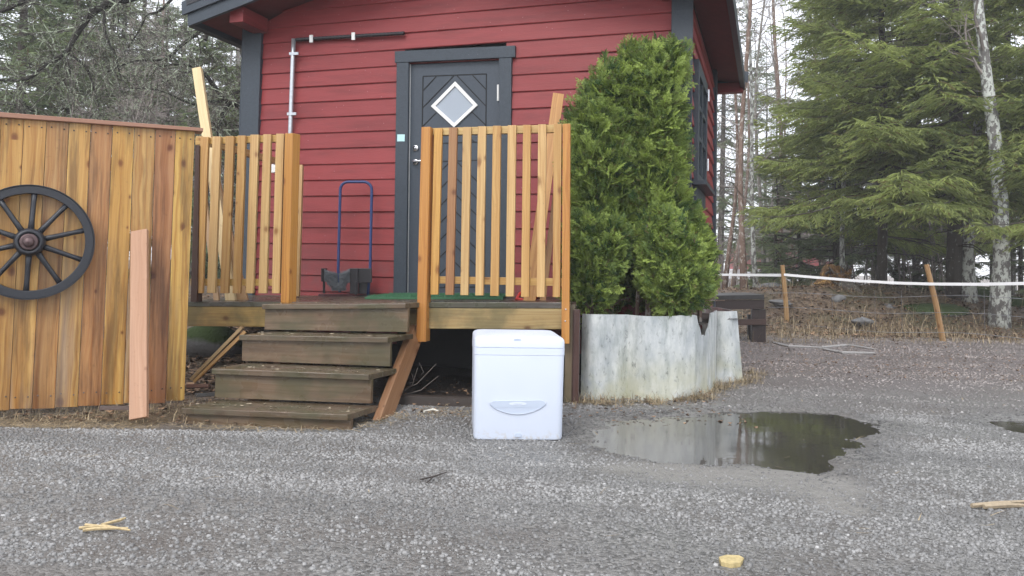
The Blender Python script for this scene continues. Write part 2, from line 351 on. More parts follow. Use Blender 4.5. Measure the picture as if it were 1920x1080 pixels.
_forest = _m.math('MAXIMUM', _band(_yy, 9.6, 10.6), _m.math('MULTIPLY', _band(_m.math('MULTIPLY_ADD', _xyz[0], -1.0, _m.math('MULTIPLY', _wn, .3)), 1.25, 1.6), _band(_m.math('MULTIPLY_ADD', _wn, .25, _xyz[1]), 3.95, 4.2)))
_gc = _m.mix(_gc, _lit, _forest)
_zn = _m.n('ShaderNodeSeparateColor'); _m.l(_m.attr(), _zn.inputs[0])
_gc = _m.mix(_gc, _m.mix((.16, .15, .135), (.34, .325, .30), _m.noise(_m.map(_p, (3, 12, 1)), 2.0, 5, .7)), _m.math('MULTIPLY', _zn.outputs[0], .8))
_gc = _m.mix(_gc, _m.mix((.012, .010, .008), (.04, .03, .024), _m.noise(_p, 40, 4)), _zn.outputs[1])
_m.col(_gc); _m.rough(_m.ramp(_m.noise(_p, 1.3, 3), [(.42, .3), (.6, .55)])); _m.bump(_m.math('ADD', _m.math('MULTIPLY', _v1, -.8), _m.noise(_p, 160, 3)), .9, .012)
def silt(x, y):        # fine grey silt washed out in front of the puddle
    q = np.array([onz(*p)[:2] for p in ((1180, 858), (1330, 872), (1500, 880), (1610, 905), (1640, 950), (1580, 958), (1480, 925), (1300, 905), (1150, 880))])
    return smooth((sdist(x, y, q)+.10+.07*lownoise(x*4, y*4, 3, 12))/.16)
def deck_shade(x, y):       # gravel-free ground under the porch deck, its shade painted into the colour
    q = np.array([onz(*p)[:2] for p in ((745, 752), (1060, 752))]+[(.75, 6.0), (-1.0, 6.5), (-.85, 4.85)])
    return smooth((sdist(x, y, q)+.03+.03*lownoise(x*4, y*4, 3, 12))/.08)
SILT, DECK_SHADE = silt(GX, GY), deck_shade(GX, GY)
g = big_mesh("ground", np.stack([GX, GY, GZ], -1).reshape(-1, 3), np.stack([ii, ii+1, ii+nx+1, ii+nx], -1), _m.m, np.stack([SILT, DECK_SHADE, SILT*0], -1).reshape(-1, 3), smooth_=True)
tag(g, "grey wet gravel yard running back into brown forest floor", "ground", kind="structure")
# puddles: level water lying in the hollows
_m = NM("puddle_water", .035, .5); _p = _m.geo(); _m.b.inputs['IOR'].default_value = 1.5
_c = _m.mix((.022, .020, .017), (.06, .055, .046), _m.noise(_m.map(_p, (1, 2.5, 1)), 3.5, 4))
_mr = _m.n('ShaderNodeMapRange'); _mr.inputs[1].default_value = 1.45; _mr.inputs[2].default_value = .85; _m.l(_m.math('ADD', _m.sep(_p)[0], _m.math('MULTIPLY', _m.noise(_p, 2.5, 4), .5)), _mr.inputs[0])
_c = _m.mix(_c, _m.mix((.10, .095, .085), (.19, .18, .165), _m.noise(_m.map(_p, (1.5, 5, 1)), 3.0, 5)), _mr.outputs[0]); _m.col(_c); _m.bump(_m.noise(_m.map(_p, (6, 14, 1)), 1.0, 2), .035, .01)  # planter's pale reflection painted into the water colour towards the left
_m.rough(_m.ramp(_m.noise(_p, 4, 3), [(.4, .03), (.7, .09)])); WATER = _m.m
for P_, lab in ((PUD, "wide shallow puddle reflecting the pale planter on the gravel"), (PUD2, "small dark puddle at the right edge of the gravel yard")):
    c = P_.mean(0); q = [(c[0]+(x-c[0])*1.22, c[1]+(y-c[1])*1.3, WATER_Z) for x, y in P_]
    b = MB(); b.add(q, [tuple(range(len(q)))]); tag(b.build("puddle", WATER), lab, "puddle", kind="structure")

# ---------------------------------------------------------------- loose gravel, litter, straw (scattered stuff)
def scatter_stones(n, ylo, yhi, smin, smax, pw=1.0, xlim=None, keep=None):
    u = RNG.random(n); Y = (ylo**pw+(yhi**pw-ylo**pw)*u)**(1/pw); X = (RNG.random(n)*1.56-.70)*Y if xlim is None else xlim[0]+RNG.random(n)*(xlim[1]-xlim[0])
    sd_ = np.maximum(sdist(X, Y, PUD), sdist(X, Y, PUD2)) + .06*lownoise(X*5, Y*5, 3, 12)
    ok = sd_ < -.10+.16*RNG.random(n)**3
    if keep is not None: ok &= keep(X, Y)
    ok &= RNG.random(n) > .55*smooth(.05-1.5*lownoise(X*1.7+9, Y*2.3, 1, 9))
    ok &= (RNG.random(n) > silt(X, Y)*.75) & (deck_shade(X, Y) < .3)
    X, Y = X[ok], Y[ok]; n = len(X); s = smin+(smax-smin)*RNG.random(n)**3.2; sdk = sd_[ok]
    cube = np.array([(-1, -1, -1), (1, -1, -1), (1, 1, -1), (-1, 1, -1), (-1, -1, 1), (1, -1, 1), (1, 1, 1), (-1, 1, 1)], float)
    V = cube[None]*(.62+.5*RNG.random((n, 8, 3))); V[:, :, 2] *= (.45+.35*RNG.random((n, 1)))
    a = RNG.random(n)*6.28; t = (RNG.random(n)-.5)*1.2
    V[:, 4:, :2] *= (.45+.4*RNG.random((n, 1, 1)))
    x, y, z = V[..., 0].copy(), V[..., 1].copy(), V[..., 2].copy(); ct, st = np.cos(t)[:, None], np.sin(t)[:, None]
    x, z = x*ct-z*st, x*st+z*ct; ca, sa = np.cos(a)[:, None], np.sin(a)[:, None]
    x, y = x*ca-y*sa, x*sa+y*ca
    V = np.stack([x, y, z], -1)*(s/2)[:, None, None]; V += np.stack([X, Y, ground(X, Y)+s*.04], -1)[:, None]
    f = np.array([(3, 2, 1, 0), (4, 5, 6, 7), (0, 1, 5, 4), (1, 2, 6, 5), (2, 3, 7, 6), (3, 0, 4, 7)]); F = (np.arange(n)*8)[:, None, None]+f[None]
    br = (.21+.12*RNG.random(n))*(1+.13*lownoise(X*1.3, Y*2.2, 0, 8))*(1-.5*np.exp(-((sdk+.05)/.16)**2))*(1-.28*smooth(.5-1.3*lownoise(X*2.1+3, Y*4.5, 2, 9))); warm = np.clip((Y-4.3)/2.2, 0, 1)
    odd = RNG.random(n); br = np.where(odd > .992, .42, br)
    T = np.stack([br*(1.015+.13*warm), br*(1-.01*warm), br*(.975-.06*warm)], -1)
    return V.reshape(-1, 3), F.reshape(-1, 4), np.repeat(T, 8, 0)
def notleft(X, Y): return ~((X < -1.3+.2*lownoise(X*3, Y*3, 4, 9)) & (Y > 3.93+.10*lownoise(X*2, Y*2, 2, 8)))
_parts = [scatter_stones(98000, 2.1, 4.6, .0045, .0175, 1.7, keep=notleft), scatter_stones(54000, 4.5, 10.5, .009, .022, 1.2, keep=notleft)]
_V, _F, _T, k = [], [], [], 0
for V_, F_, T_ in _parts: _V.append(V_); _F.append(F_+k); _T.append(T_); k += len(V_)
tag(big_mesh("gravel", np.concatenate(_V), np.concatenate(_F), GRAVEL, np.concatenate(_T)), "loose crushed grey gravel scattered over the yard", "gravel", kind="stuff")

def blades(X, Y, L, wd, lean, tint, zoff=0.0, flat=False):    # curved two-quad blades
    n = len(X); a = RNG.random(n)*6.28; Z = ground(X, Y)+zoff; d = np.stack([np.cos(a), np.sin(a)], -1); sN = np.stack([-d[:, 1], d[:, 0]], -1)
    P = []
    for t, wt in ((0, 1), (.5, .8), (1, .15)):
        if flat: cx = L*(t-.5); cz = np.abs(.012*RNG.random(n))+.006*t
        else: cx = L*lean*t*t; cz = L*t*np.sqrt(np.clip(1-(lean*t)**2*.8, .05, 1))
        for s_ in (-1, 1):
            P.append(np.stack([X+d[:, 0]*cx+sN[:, 0]*wd*wt*s_/2, Y+d[:, 1]*cx+sN[:, 1]*wd*wt*s_/2, Z+cz], -1))
    V = np.stack(P, 1); f = np.array([(0, 1, 3, 2), (2, 3, 5, 4)]); F = (np.arange(n)*6)[:, None, None]+f[None]
    return V.reshape(-1, 3), F.reshape(-1, 4), np.repeat(tint, 6, 0)
def pack(name, lst, mat, label, cat):
    V, F, T, k = [], [], [], 0
    for a, b, c in lst: V.append(a); F.append(b+k); T.append(c); k += len(a)
    return tag(big_mesh(name, np.concatenate(V), np.concatenate(F), mat, np.concatenate(T)), label, cat, kind="stuff")
def strawcol(n, dark=.35):
    k = RNG.random(n); c = np.stack([.36+.2*k, .28+.17*k, .165+.13*k], -1)*(dark+(1.05-dark)*RNG.random((n, 1))); return c

# ---------------------------------------------------------------- the red cabin
PHI = .312
DIR = np.array([math.cos(PHI), -math.sin(PHI), 0]); DEP = np.array([math.sin(PHI), math.cos(PHI), 0]); UPV = np.array([0, 0, 1.0])
WALL = vplane(at(650, 550, 6.5), PHI)
LC = WALL.hit(463, 250); RC = WALL.hit(1289, 200); WID = (RC-LC)@DIR; LC[2] = 0; RC = LC+DIR*WID
def H(a, b, c): return LC+DIR*a+DEP*b+UPV*c            # cabin coordinates: along, into, up
DEPTH = float(np.clip((Plane(RC, DIR).hit(1335, 300)-RC)@DEP, 2.6, 4.5)); Z0 = float(WALL.hit(650, 548)[2]); PITCH = .1305
BARGE = Plane(H(0, -.42, 0), -DEP)
_a, _b = BARGE.hit(354, 50), BARGE.hit(482, 0); SL = (_b[2]-_a[2])/((_b-_a)@DIR); OV = -((_a-LC)@DIR)
EZ = _a[2]                                              # lower edge of the barge board at its left end
def roofz(a): a = min(a, WID-a); return EZ+(a+OV)*SL    # underside of the roof
SIDE = Plane(RC, DIR)
cab = thing("cabin", "red clapboard cabin with black trim and a grey door", "cabin", H(WID/2, DEPTH/2, 0))
b = MB()
i0 = -5
DOOR_L, DOOR_R = (WALL.hit(755, 300)-LC)@DIR, (WALL.hit(946, 300)-LC)@DIR; DOOR_TOP = float(WALL.hit(850, 106)[2])
for i in range(i0, 40):
    z0, z1 = Z0+i*PITCH, Z0+(i+1)*PITCH
    if z0 < .06: continue
    t1, t0 = max(.06, (z1-EZ)/SL-OV-.16), max(.06, (z0-EZ)/SL-OV-.16)
    spans = [(t0, t1, WID-t0, WID-t1)]
    if z0 < DOOR_TOP-.02: spans = [(t0, t1, DOOR_L, DOOR_L), (DOOR_R, DOOR_R, WID-t0, WID-t1)]
    for (p0_, p1_, q0_, q1_) in spans:
        if p1_ > q1_-.05: continue
        n = 14; vs = []
        for k in range(n):
            x0, x1 = p0_+(q0_-p0_)*k/(n-1), p1_+(q1_-p1_)*k/(n-1)
            wv = .0015*math.sin(x0*2.1+i*1.7)+.0012*math.sin(x0*5.3+i)
            vs += [H(x1, -.008, z1), H(x0, -.021+wv, z0+.005), H(x0, -.018+wv, z0), H(x0, -.005, z0-.003)]
        v_ = .93+.14*random.random(); b.add(vs, [(k*4+j, k*4+j+1, k*4+j+5, k*4+j+4) for k in range(n-1) for j in range(3)], (v_, v_, v_))
    if z1 < roofz(WID)+.12:
        vs = []
        for y in (0.0, DEPTH): vs += [H(WID+.006, y, z1), H(WID+.025, y, z0+.006), H(WID+.021, y, z0), H(WID+.004, y, z0-.004)]
        b.add(vs, [(j+4, j+5, j+1, j) for j in range(3)])
        vs = []
        for y in (0.0, DEPTH): vs += [H(-.006, y, z1), H(-.025, y, z0+.006), H(-.021, y, z0), H(-.004, y, z0-.004)]
        b.add(vs, [(j, j+1, j+5, j+4) for j in range(3)])
b.build("wall", RED, cab)
b = MB(); zt = Z0+3.6
b.add([H(0, .07, -.1), H(WID, .07, -.1), H(WID, .07, roofz(0)+.1), H(WID/2, .07, roofz(WID/2)+.1), H(0, .07, roofz(0)+.1),
       H(0, DEPTH, -.1), H(WID, DEPTH, -.1), H(WID, DEPTH, roofz(0)+.1), H(WID/2, DEPTH, roofz(WID/2)+.1), H(0, DEPTH, roofz(0)+.1)],
      [(0, 1, 2, 3, 4), (9, 8, 7, 6, 5), (1, 6, 7, 2), (5, 0, 4, 9)])
b.build("inner_wall", GREYC, cab)
def corner(a0, a1, b0, b1): MB().box(H(a0, b0, .05), DIR*(a1-a0), DEP*(b1-b0), UPV*(roofz(0)-.0)).build("corner_board", BLK, cab, .003)
wpx = np.linalg.norm(WALL.hit(490, 250)-WALL.hit(463, 250))
corner(-.035, wpx, -.048, -.004); corner(WID-.115, WID+.035, -.048, -.004); corner(WID+.005, WID+.045, DEPTH-.11, DEPTH+.03); corner(-.05, -.037, -.046, .12)
# roof: two slabs, barge boards, eave boards, purlin ends
for s_ in (0, 1):
    ax = (lambda a: a) if s_ == 0 else (lambda a: WID-a)
    up = np.array([0, 0, 1.0])
    def R(a, bb, dz): return H(ax(a), bb, EZ+(a+OV)*SL+dz)
    e0, e1 = -OV+.03, WID/2
    q = [R(e0, -.40, .16), R(e1, -.40, .16), R(e1, -.40, .055), R(e0, -.40, .055)]; q2 = [R(e0, DEPTH+.4, .16), R(e1, DEPTH+.4, .16), R(e1, DEPTH+.4, .055), R(e0, DEPTH+.4, .055)]
    MB().hexa(q+q2).build("roof", REDD, cab)
    q = [R(e0-.03, -.46, .225), R(e1, -.46, .225), R(e1, -.46, .165), R(e0-.03, -.46, .165)]; q2 = [R(e0-.03, DEPTH+.44, .225), R(e1, DEPTH+.44, .225), R(e1, DEPTH+.44, .165), R(e0-.03, DEPTH+.44, .165)]
    MB().hexa(q+q2).build("roof_covering", BPLAS, cab)
    for (d0, d1, f0, f1, ee) in ((-.0, .115, -.432, -.403, 0.0), (.1, .215, -.455, -.434, -.035)):
        c = -SL*.35
        q = [R(-OV+ee+c*d1, f0, d1-c*d1*SL*0), R(e1, f0, d1), R(e1, f0, d0), R(-OV+ee+c*d0, f0, d0)]; q2 = [p+DEP*(f1-f0) for p in q]
        MB().hexa(q+q2).build("barge_board", BLK, cab, .002)
        q = [p+DEP*(DEPTH+.86) for p in q]; q2 = [p+DEP*(f1-f0) for p in q]
        MB().hexa(q+q2).build("barge_board", BLK, cab)
    q = [R(-OV-.02, -.40, .15), R(-OV+.028, -.40, .15), R(-OV+.028, -.40, .01), R(-OV-.02, -.40, .01)]; MB().hexa(q+[p+DEP*(DEPTH+.8) for p in q]).build("eave_board", BLK, cab)
    MB().box(H(ax(.06), -.36, roofz(.06)-.065), DIR*(.13 if s_ == 0 else -.13), DEP*.335, UPV*.125).build("purlin_end", RED, cab, .003)
MB().box(H(WID+OV-.30, DEPTH+.30, EZ-.03), DIR*.30, DEP*.10, UPV*.10).build("rafter_end", RED, cab)
# door
dr = MB()
dr.slab([(765, 114), (938, 106), (936, 556), (760, 557)], WALL, .03, -.004, mi=0)
door = dr.build("door", DOORP, cab, .002)
gm = MB()
def groove(p, q, wpx=2.0):
    p, q = np.array(p, float), np.array(q, float); n = np.array([-(q-p)[1], (q-p)[0]]); n = n/np.linalg.norm(n)*wpx/2
    gm.slab([p+n, q+n, q-n, p-n], WALL, .004, -.0015)
for seg in (((793, 143), (912, 138.5)), ((793, 143), (791, 270)), ((912, 138.5), (910.5, 266)), ((791, 270), (910.5, 266)), ((793, 170), (818, 143)), ((792.5, 202), (851, 142)),
            ((791.5, 238), (818, 211)), ((857, 142), (911, 199)), ((886, 141), (911.5, 168)), ((884, 209), (911, 235)), ((812, 268), (830, 249)), ((872, 250), (889, 266)),
            ((789, 304), (910, 300)), ((789, 304), (786, 540)), ((910, 300), (908, 538)), ((788, 540), (908, 538))): groove(*seg)
for yb in range(330, 600, 32):
    for s_ in (0, 1):
        pts = ((849, yb-32), (789, yb+28)) if s_ == 0 else ((851, yb-32), (909, yb+24))
        (x0, y0), (x1, y1) = pts
        if y0 < 303: t = (304-y0)/(y1-y0); x0, y0 = x0+(x1-x0)*t, 304
        if y1 > 538: t = (538-y0)/(y1-y0); x1, y1 = x0+(x1-x0)*t, 538
        if y1 > y0+3: groove((x0, y0), (x1, y1))
gm.build("groove", GROOVE, door)
dia = [(853, 152.5), (895.5, 197), (851, 239), (807.5, 199)]; cen = np.mean(dia, 0)
fr = MB()
inn = [tuple(cen+(np.array(p)-cen)*.80) for p in dia]
for k in range(4): fr.slab([dia[k], dia[(k+1) % 4], inn[(k+1) % 4], inn[k]], WALL, .02, .012)
fr.build("window_frame", WHITE, door, .002)
MB().slab(inn, WALL, .004, .0).build("pane", FROST, door)
def rosette(x, y, r, name, mat=METAL):
    o = WALL.hit(x, y, -.002); bb = MB(); bb.lathe([(r, 0), (r, .008), (r*.8, .012), (r*.35, .012), (r*.35, .02), (0.0001, .021)], o, -DEP); return bb
rosette(779.5, 278, .026, "l").build("lock", METAL, door, 0, True)
hb = rosette(779.5, 304, .025, "h"); o = WALL.hit(779.5, 304, -.002); hb.tube([o-DEP*.02, o-DEP*.055, o-DEP*.06+DIR*.03, o-DEP*.06+DIR*.12], .009, 10); hb.build("handle", METAL, door, 0, True)
MB().tube([WALL.hit(934, 159, .01), WALL.hit(934, 189, .01)], .009, 8).build("hinge", WHITE, door)
MB().slab([(765, 119), (769, 119), (764, 550), (760, 550)], WALL, .02, .012).build("door_edge_strip", WHITE, cab)
MB().slab([(740, 96), (965.7, 85), (965.7, 107), (740, 117.5)], WALL, .045, .045).build("door_casing", BLK, cab, .003)
MB().slab([(743.5, 117.5), (766, 116.2), (761, 553), (737, 553)], WALL, .040, .040).build("door_casing", BLK, cab, .003)
MB().slab([(935.5, 108.7), (959, 107.4), (956, 553), (934, 553)], WALL, .040, .040).build("door_casing", BLK, cab, .003)
MB().slab([(760, 549), (936, 549), (936, 556), (760, 557)], WALL, .06, .05).build("threshold", BLK, cab, .003)
MB().slab([(766, 115.5), (935.5, 108), (935.5, 112), (766, 119.5)], WALL, .03, .02).build("door_head_strip", REDD, cab)
MB().slab([(745, 252), (759, 252), (758.5, 265), (744.5, 265)], WALL, .002, .0435).build("sticker", STICK, cab)
# side window
wb0, wb1 = float((SIDE.hit(1295, 300)-RC)@DEP), float((SIDE.hit(1313.5, 300)-RC)@DEP); wz1, wz0 = float(SIDE.hit(1313.5, 156)[2]), float(SIDE.hit(1313.5, 360)[2])
def wbox(b0, b1, z0, z1, a0=.0, a1=.055): return MB().box(H(WID+a0, b0, z0), DIR*(a1-a0), DEP*(b1-b0), UPV*(z1-z0))
sw = wbox(wb0, wb0+.10, wz0, wz1)
for q in ((wb1-.10, wb1, wz0, wz1), (wb0+.102, wb1-.102, wz1-.10, wz1), (wb0+.102, wb1-.102, wz0, wz0+.06)): sw.box(H(WID, q[0], q[2]), DIR*.055, DEP*(q[1]-q[0]), UPV*(q[3]-q[2]))
win = sw.build("window", BLK, cab, .002)
wbox(wb0+.10, wb1-.10, wz0+.06, wz1-.10, .0, .030).build("pane", GLASS, win)
wm = (wb0+wb1)/2; sb = wbox(wm-.03, wm+.03, wz0+.06, wz1-.10, .031, .050)
for t in (.36, .68): z_ = wz0+.06+(wz1-wz0-.16)*t; sb.box(H(WID+.031, wb0+.10, z_), DIR*.017, DEP*(wb1-wb0-.2), UPV*.03)
sb.build("glazing_bar", BLK, win)
wbox(wb0-.05, wb1+.05, wz0-.035, wz0-.004, .0, .12).build("sill", BLK, win)
wbox(wb0, wb1, wz0-.16, wz0-.04, .0, .045).build("apron_board", BLK, win)
for f_ in (.18, .82): z_ = wz0+(wz1-wz0)*f_; MB().tube([H(WID+.065, wb1-.10, z_), H(WID+.065, wb1-.10, z_+.10)], .012, 8).build("hinge", METAL, win)
# pipe run on the front wall
pw = lambda x, y, o=.055: WALL.hit(x, y, o)
pp = MB().tube([pw(550.5, 73), pw(549, 110), pw(544.5, 240), pw(542, 330)], .018, 12).build("galvanised_pipe", GALV, cab, 0, True)
for x, y in ((550, 101), (546, 214)): MB().slab([(x-8, y-3), (x+9, y-3.5), (x+9, y+1.5), (x-8, y+2)], WALL, .012, .075).build("pipe_clip", GALV, pp)
cp = MB(); _n = 60
_pts = [pw(555+(758-555)*k/_n, 74.5-(12.2)*k/_n, .045) for k in range(_n+1)]
cp.tube(_pts, [.0145+.0022*(k % 2) for k in range(_n+1)], 10); cp = cp.build("black_conduit", BPLAS, cab)
for x, y in ((583, 72.3), (662, 67.5)):
    MB().slab([(x-3, y-6.5), (x+3, y-7), (x+3, y+7), (x-3, y+7)], WALL, .01, .066).build("pipe_clip", WHITE, cp)
MB().slab([(508, 308), (518, 307), (518, 323), (508, 324)], WALL, .05, .075).build("wall_socket", WHITE, cab, .004)

# ---------------------------------------------------------------- porch deck
PD = .22
RAIL = vplane(at(650, 566, 5.02), PD)
DN = np.array([math.sin(PD), math.cos(PD), 0]); DD = np.array([math.cos(PD), -math.sin(PD), 0])
dkL, dkR = RAIL.hit(350, 565.5), RAIL.hit(1070, 567)
bkL, bkR = WALL.hit(470, 553, -.03), WALL.hit(1075, 556, -.03)
bkL = bkL-DIR*.0
deck = thing("porch_deck", "low wooden porch deck raised on posts before the cabin door", "deck", [*(dkL+dkR)[:2]/2, 0])
b = MB(); nb = 11
for k in range(nb):
    t0, t1 = k/nb, (k+1)/nb-.004
    q = [dkL+(bkL-dkL)*t1, dkR+(bkR-dkR)*t1, dkR+(bkR-dkR)*t0, dkL+(bkL-dkL)*t0]
    v = .8+.4*random.random(); b.hexa(q+[p-UPV*.03 for p in q], (.105*v, .078*v, .062*v))
b.build("floor_boards", WOODT, deck, .002)
b = MB(); b.slab([(351, 566), (1056, 567.5), (1056, 578), (351, 574.5)], RAIL, .025, .004, (.10, .095, .085)); b.build("edge_board", WOODT, deck, .002)
MB().slab([(351, 574.5), (500, 575), (500, 613), (351, 611.5)], RAIL, .045, .0, (.36, .25, .085)).build("beam", WOODB, deck, .003)
MB().slab([(500, 576), (1056, 578.5), (1056, 617.5), (500, 615)], RAIL, .045, -.001, (.36, .27, .12)).build("beam", WOODB, deck, .003)
pp_ = RAIL.hit(1065, 600); pp_[2] = 0
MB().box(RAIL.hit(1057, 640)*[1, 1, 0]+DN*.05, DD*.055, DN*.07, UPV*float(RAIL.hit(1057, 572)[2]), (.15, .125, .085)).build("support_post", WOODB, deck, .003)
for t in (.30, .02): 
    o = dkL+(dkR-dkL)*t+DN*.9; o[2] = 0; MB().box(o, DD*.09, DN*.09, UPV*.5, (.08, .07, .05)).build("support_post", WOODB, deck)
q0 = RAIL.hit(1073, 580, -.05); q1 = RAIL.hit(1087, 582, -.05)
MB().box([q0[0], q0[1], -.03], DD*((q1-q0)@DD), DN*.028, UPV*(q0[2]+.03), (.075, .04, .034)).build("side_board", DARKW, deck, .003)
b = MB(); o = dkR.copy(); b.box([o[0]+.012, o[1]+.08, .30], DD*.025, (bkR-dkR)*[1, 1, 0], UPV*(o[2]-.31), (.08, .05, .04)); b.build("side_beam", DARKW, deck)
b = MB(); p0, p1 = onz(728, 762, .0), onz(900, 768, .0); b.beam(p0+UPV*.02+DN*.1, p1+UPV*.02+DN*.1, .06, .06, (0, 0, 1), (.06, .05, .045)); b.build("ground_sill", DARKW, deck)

# ---------------------------------------------------------------- railings
def wtint(k, v=.16):
    r = 1+random.uniform(-v, v); return tuple(c*r for c in k)
HONEY, PALE, ORANGE, BROWN = (.47, .285, .10), (.54, .37, .165), (.47, .225, .055), (.34, .18, .08)
rl = thing("porch_railing", "short slatted wooden railing between plank fence and steps", "railing", [*RAIL.hit(450, 566)[:2], .5])
zo = lambda x, y: (330+x/3, 220+y/3)
SL_ = [(137, 181, 110, 103, 148, 990), (205, 250, 107, 173, 218, 988), (278, 325, 105, 247, 292, 990), (347, 391, 102, 317, 360, 990), (418, 464, 97, 390, 433, 990), (490, 533, 95, 463, 508, 990), (562, 606, 92, 538, 582, 990)]
kinds = [HONEY, PALE, HONEY, HONEY, PALE, PALE, PALE]
for (a, b_, y0, c, d, y1), kd in zip(SL_, kinds):
    MB().slab([zo(a, y0), zo(b_, y0), zo(d, y1), zo(c, y1)], RAIL, .022, .026, wtint(kd)).build("baluster", WOODN, rl, .002)
MB().slab([(366, 258.5), (537, 252), (537, 265), (366, 271.5)], RAIL, .04, .0, (.50, .33, .11)).build("rail", WOODN, rl, .002)
MB().slab([(357, 522.7), (530, 523), (530, 536), (357, 536)], RAIL, .04, .0, (.50, .34, .11)).build("rail", WOODN, rl, .002)
def post(px4, off, dep, tint, parent, name="post"):
    q = [RAIL.hit(x, y, off) for x, y in px4]; return MB().hexa(q+[p+DN*dep for p in q], tint).build(name, WOODN, parent, .003)
q = [RAIL.hit(x, y, .03) for x, y in ((534, 250), (549, 249.5), (541, 568), (526, 568))]
rot = nrm(DD*.33+DN*.94)
MB().hexa([q[0], q[1], q[2], q[3], q[0]+rot*.065, q[1]+rot*.065, q[2]+rot*.065, q[3]+rot*.065], (.45, .22, .05)).build("post", WOODN, rl, .003)
s0, s1 = RAIL.hit(372, 262, -.05), at(519, 303, 6.45)
MB().beam(s0, s1, .04, .05, (0, 0, 1), (.45, .30, .12)).build("side_rail", WOODN, rl, .002)
rr = thing("porch_railing", "wide slatted wooden railing on the porch in front of the door", "railing", [*RAIL.hit(930, 566)[:2], .5])
RS = [(814, 829, 240, 806.7, 821, 552.5), (841.7, 857, 239, 834.7, 850, 553), (867.7, 883, 238, 863, 877.5, 553.6), (896, 911, 236.7, 891, 906, 554), (924, 939, 235.7, 919, 934.4, 555), (952, 967.7, 234.7, 948, 963, 556), (980.7, 995, 234, 976.7, 991.7, 556.7), (1009, 1024, 233, 1006, 1021, 557), (1038, 1053, 232, 1036, 1050, 557.2)]
kinds = [(.50, .29, .08), BROWN, PALE, PALE, HONEY, PALE, HONEY, PALE, HONEY]
for (a, b_, y0, c, d, y1), kd in zip(RS, kinds):
    MB().slab([(a, y0), (b_, y0), (d, y1), (c, y1)], RAIL, .022, .026, wtint(kd, .08)).build("baluster", WOODN, rr, .002)
MB().slab([(800, 240.5), (1056, 233), (1056, 247.5), (800, 254)], RAIL, .035, .0, (.55, .40, .17)).build("rail", WOODN, rr, .002)
MB().slab([(795, 517.7), (1056, 522), (1056, 536.5), (795, 531)], RAIL, .035, .0, (.48, .31, .10)).build("rail", WOODN, rr, .002)
post([(790, 238), (807, 237.5), (798, 641), (780, 641.5)], .055, .085, ORANGE, rr)
post([(1055, 232), (1069, 231.6), (1067, 644.7), (1052.5, 645)], .03, .03, ORANGE, rr)
for x, y in ((1061, 580), (1060, 602)): MB().lathe([(.005, 0), (.004, .004), (.0001, .005)], RAIL.hit(x, y, .03), -DN, 8).build("screw", METAL, rr)

# ---------------------------------------------------------------- steps
st = thing("wooden_steps", "weathered greenish wooden steps climbing to the porch", "steps", [*onz(520, 770)[:2], 0])
TR = [(4.07, (339.7, 765), (652, 777.5), (369, 750.5), (691, 761)), (4.30, (396.7, 691), (691, 702.5), (433, 681), (726, 690.5)), (4.53, (448, 628), (727, 633), (485, 623), (759, 627)), (4.74, (491, 570.5), (760.5, 569), (505, 566), (787, 566.5))]
th = .030; pts = []
for k, (Y, fl, frr, bl, br) in enumerate(TR):
    p0 = at(*fl, Y+.04); p1 = at(*frr, Y-.04); bk = np.array([.06, 1.0, 0])
    pts.append((p0, p1)); dp = .30
    b = MB()
    for j in range(2):
        e0, e1 = j*dp/2, (j+1)*dp/2-.004
        n_ = nrm(np.array([DD[0], DD[1], 0])*.16+DN)
        f0, f1 = p0+n_*e0, p1+n_*e0; g0, g1 = p0+n_*e1, p1+n_*e1; v = .85+.3*random.random()
        q = [g0, g1, f1, f0]; b.hexa(q+[p-UPV*th for p in q], (.13*v, .10*v, .070*v))
    b.build("tread", WOODT, st, .003)
    n_ = nrm(DD*.16+DN)
    r0, r1 = p0+n_*.03+nrm(p1-p0)*.0, p1+n_*.03
    zb = pts[k-1][0][2]+.012 if k else -.06; zb1 = pts[k-1][1][2]+.012 if k else -.06
    q = [r0-UPV*th, r1-UPV*th, np.array([r1[0], r1[1], zb1]), np.array([r0[0], r0[1], zb])]
    b = MB(); v = .9+.25*random.random(); b.hexa(q+[p+n_*.022 for p in q], (.185*v, .135*v, .088*v)); b.build("riser", WOODT, st, .002)
n_ = nrm(DD*.16+DN)
for e in (0, 1):
    dx = nrm(pts[0][1]-pts[0][0]); base = pts[0][e]+dx*.10+n_*.27; topp = pts[3][e]+dx*.10+n_*.27-UPV*.05
    if e: base = at(694, 780, 4.2); topp = at(764, 600, 4.88)
    f0 = base+n_*.02; f0[2] = -.02; f1 = topp-UPV*.03+n_*.02
    q = [f1, f1+n_*.26, f0+n_*.22+UPV*.0, f0]
    MB().hexa([f1, f1+n_*.17, f0+n_*.15, f0]+[p+dx*.04 for p in (f1, f1+n_*.17, f0+n_*.15, f0)], (.24, .135, .07)).build("stringer", WOODN, st, .003)

b = MB()
for k in range(110):
    i = random.choice((0, 0, 1, 1, 2, 3)); u = random.random(); p = pts[i][0]*(1-u)+pts[i][1]*u+(DN*random.uniform(.02, .2))+UPV*.003; a = random.random()*6.28; d = np.array([math.cos(a), math.sin(a), 0])*random.uniform(.004, .013); e = np.array([-d[1], d[0], 0])*random.uniform(.25, .6)
    v = random.uniform(.3, 1.1); b.add([p-d-e, p+d-e, p+d+e+UPV*.003, p-d+e+UPV*.002], [(0, 1, 2, 3)], (.5*v, .42*v, .3*v))
STEPLIT = b
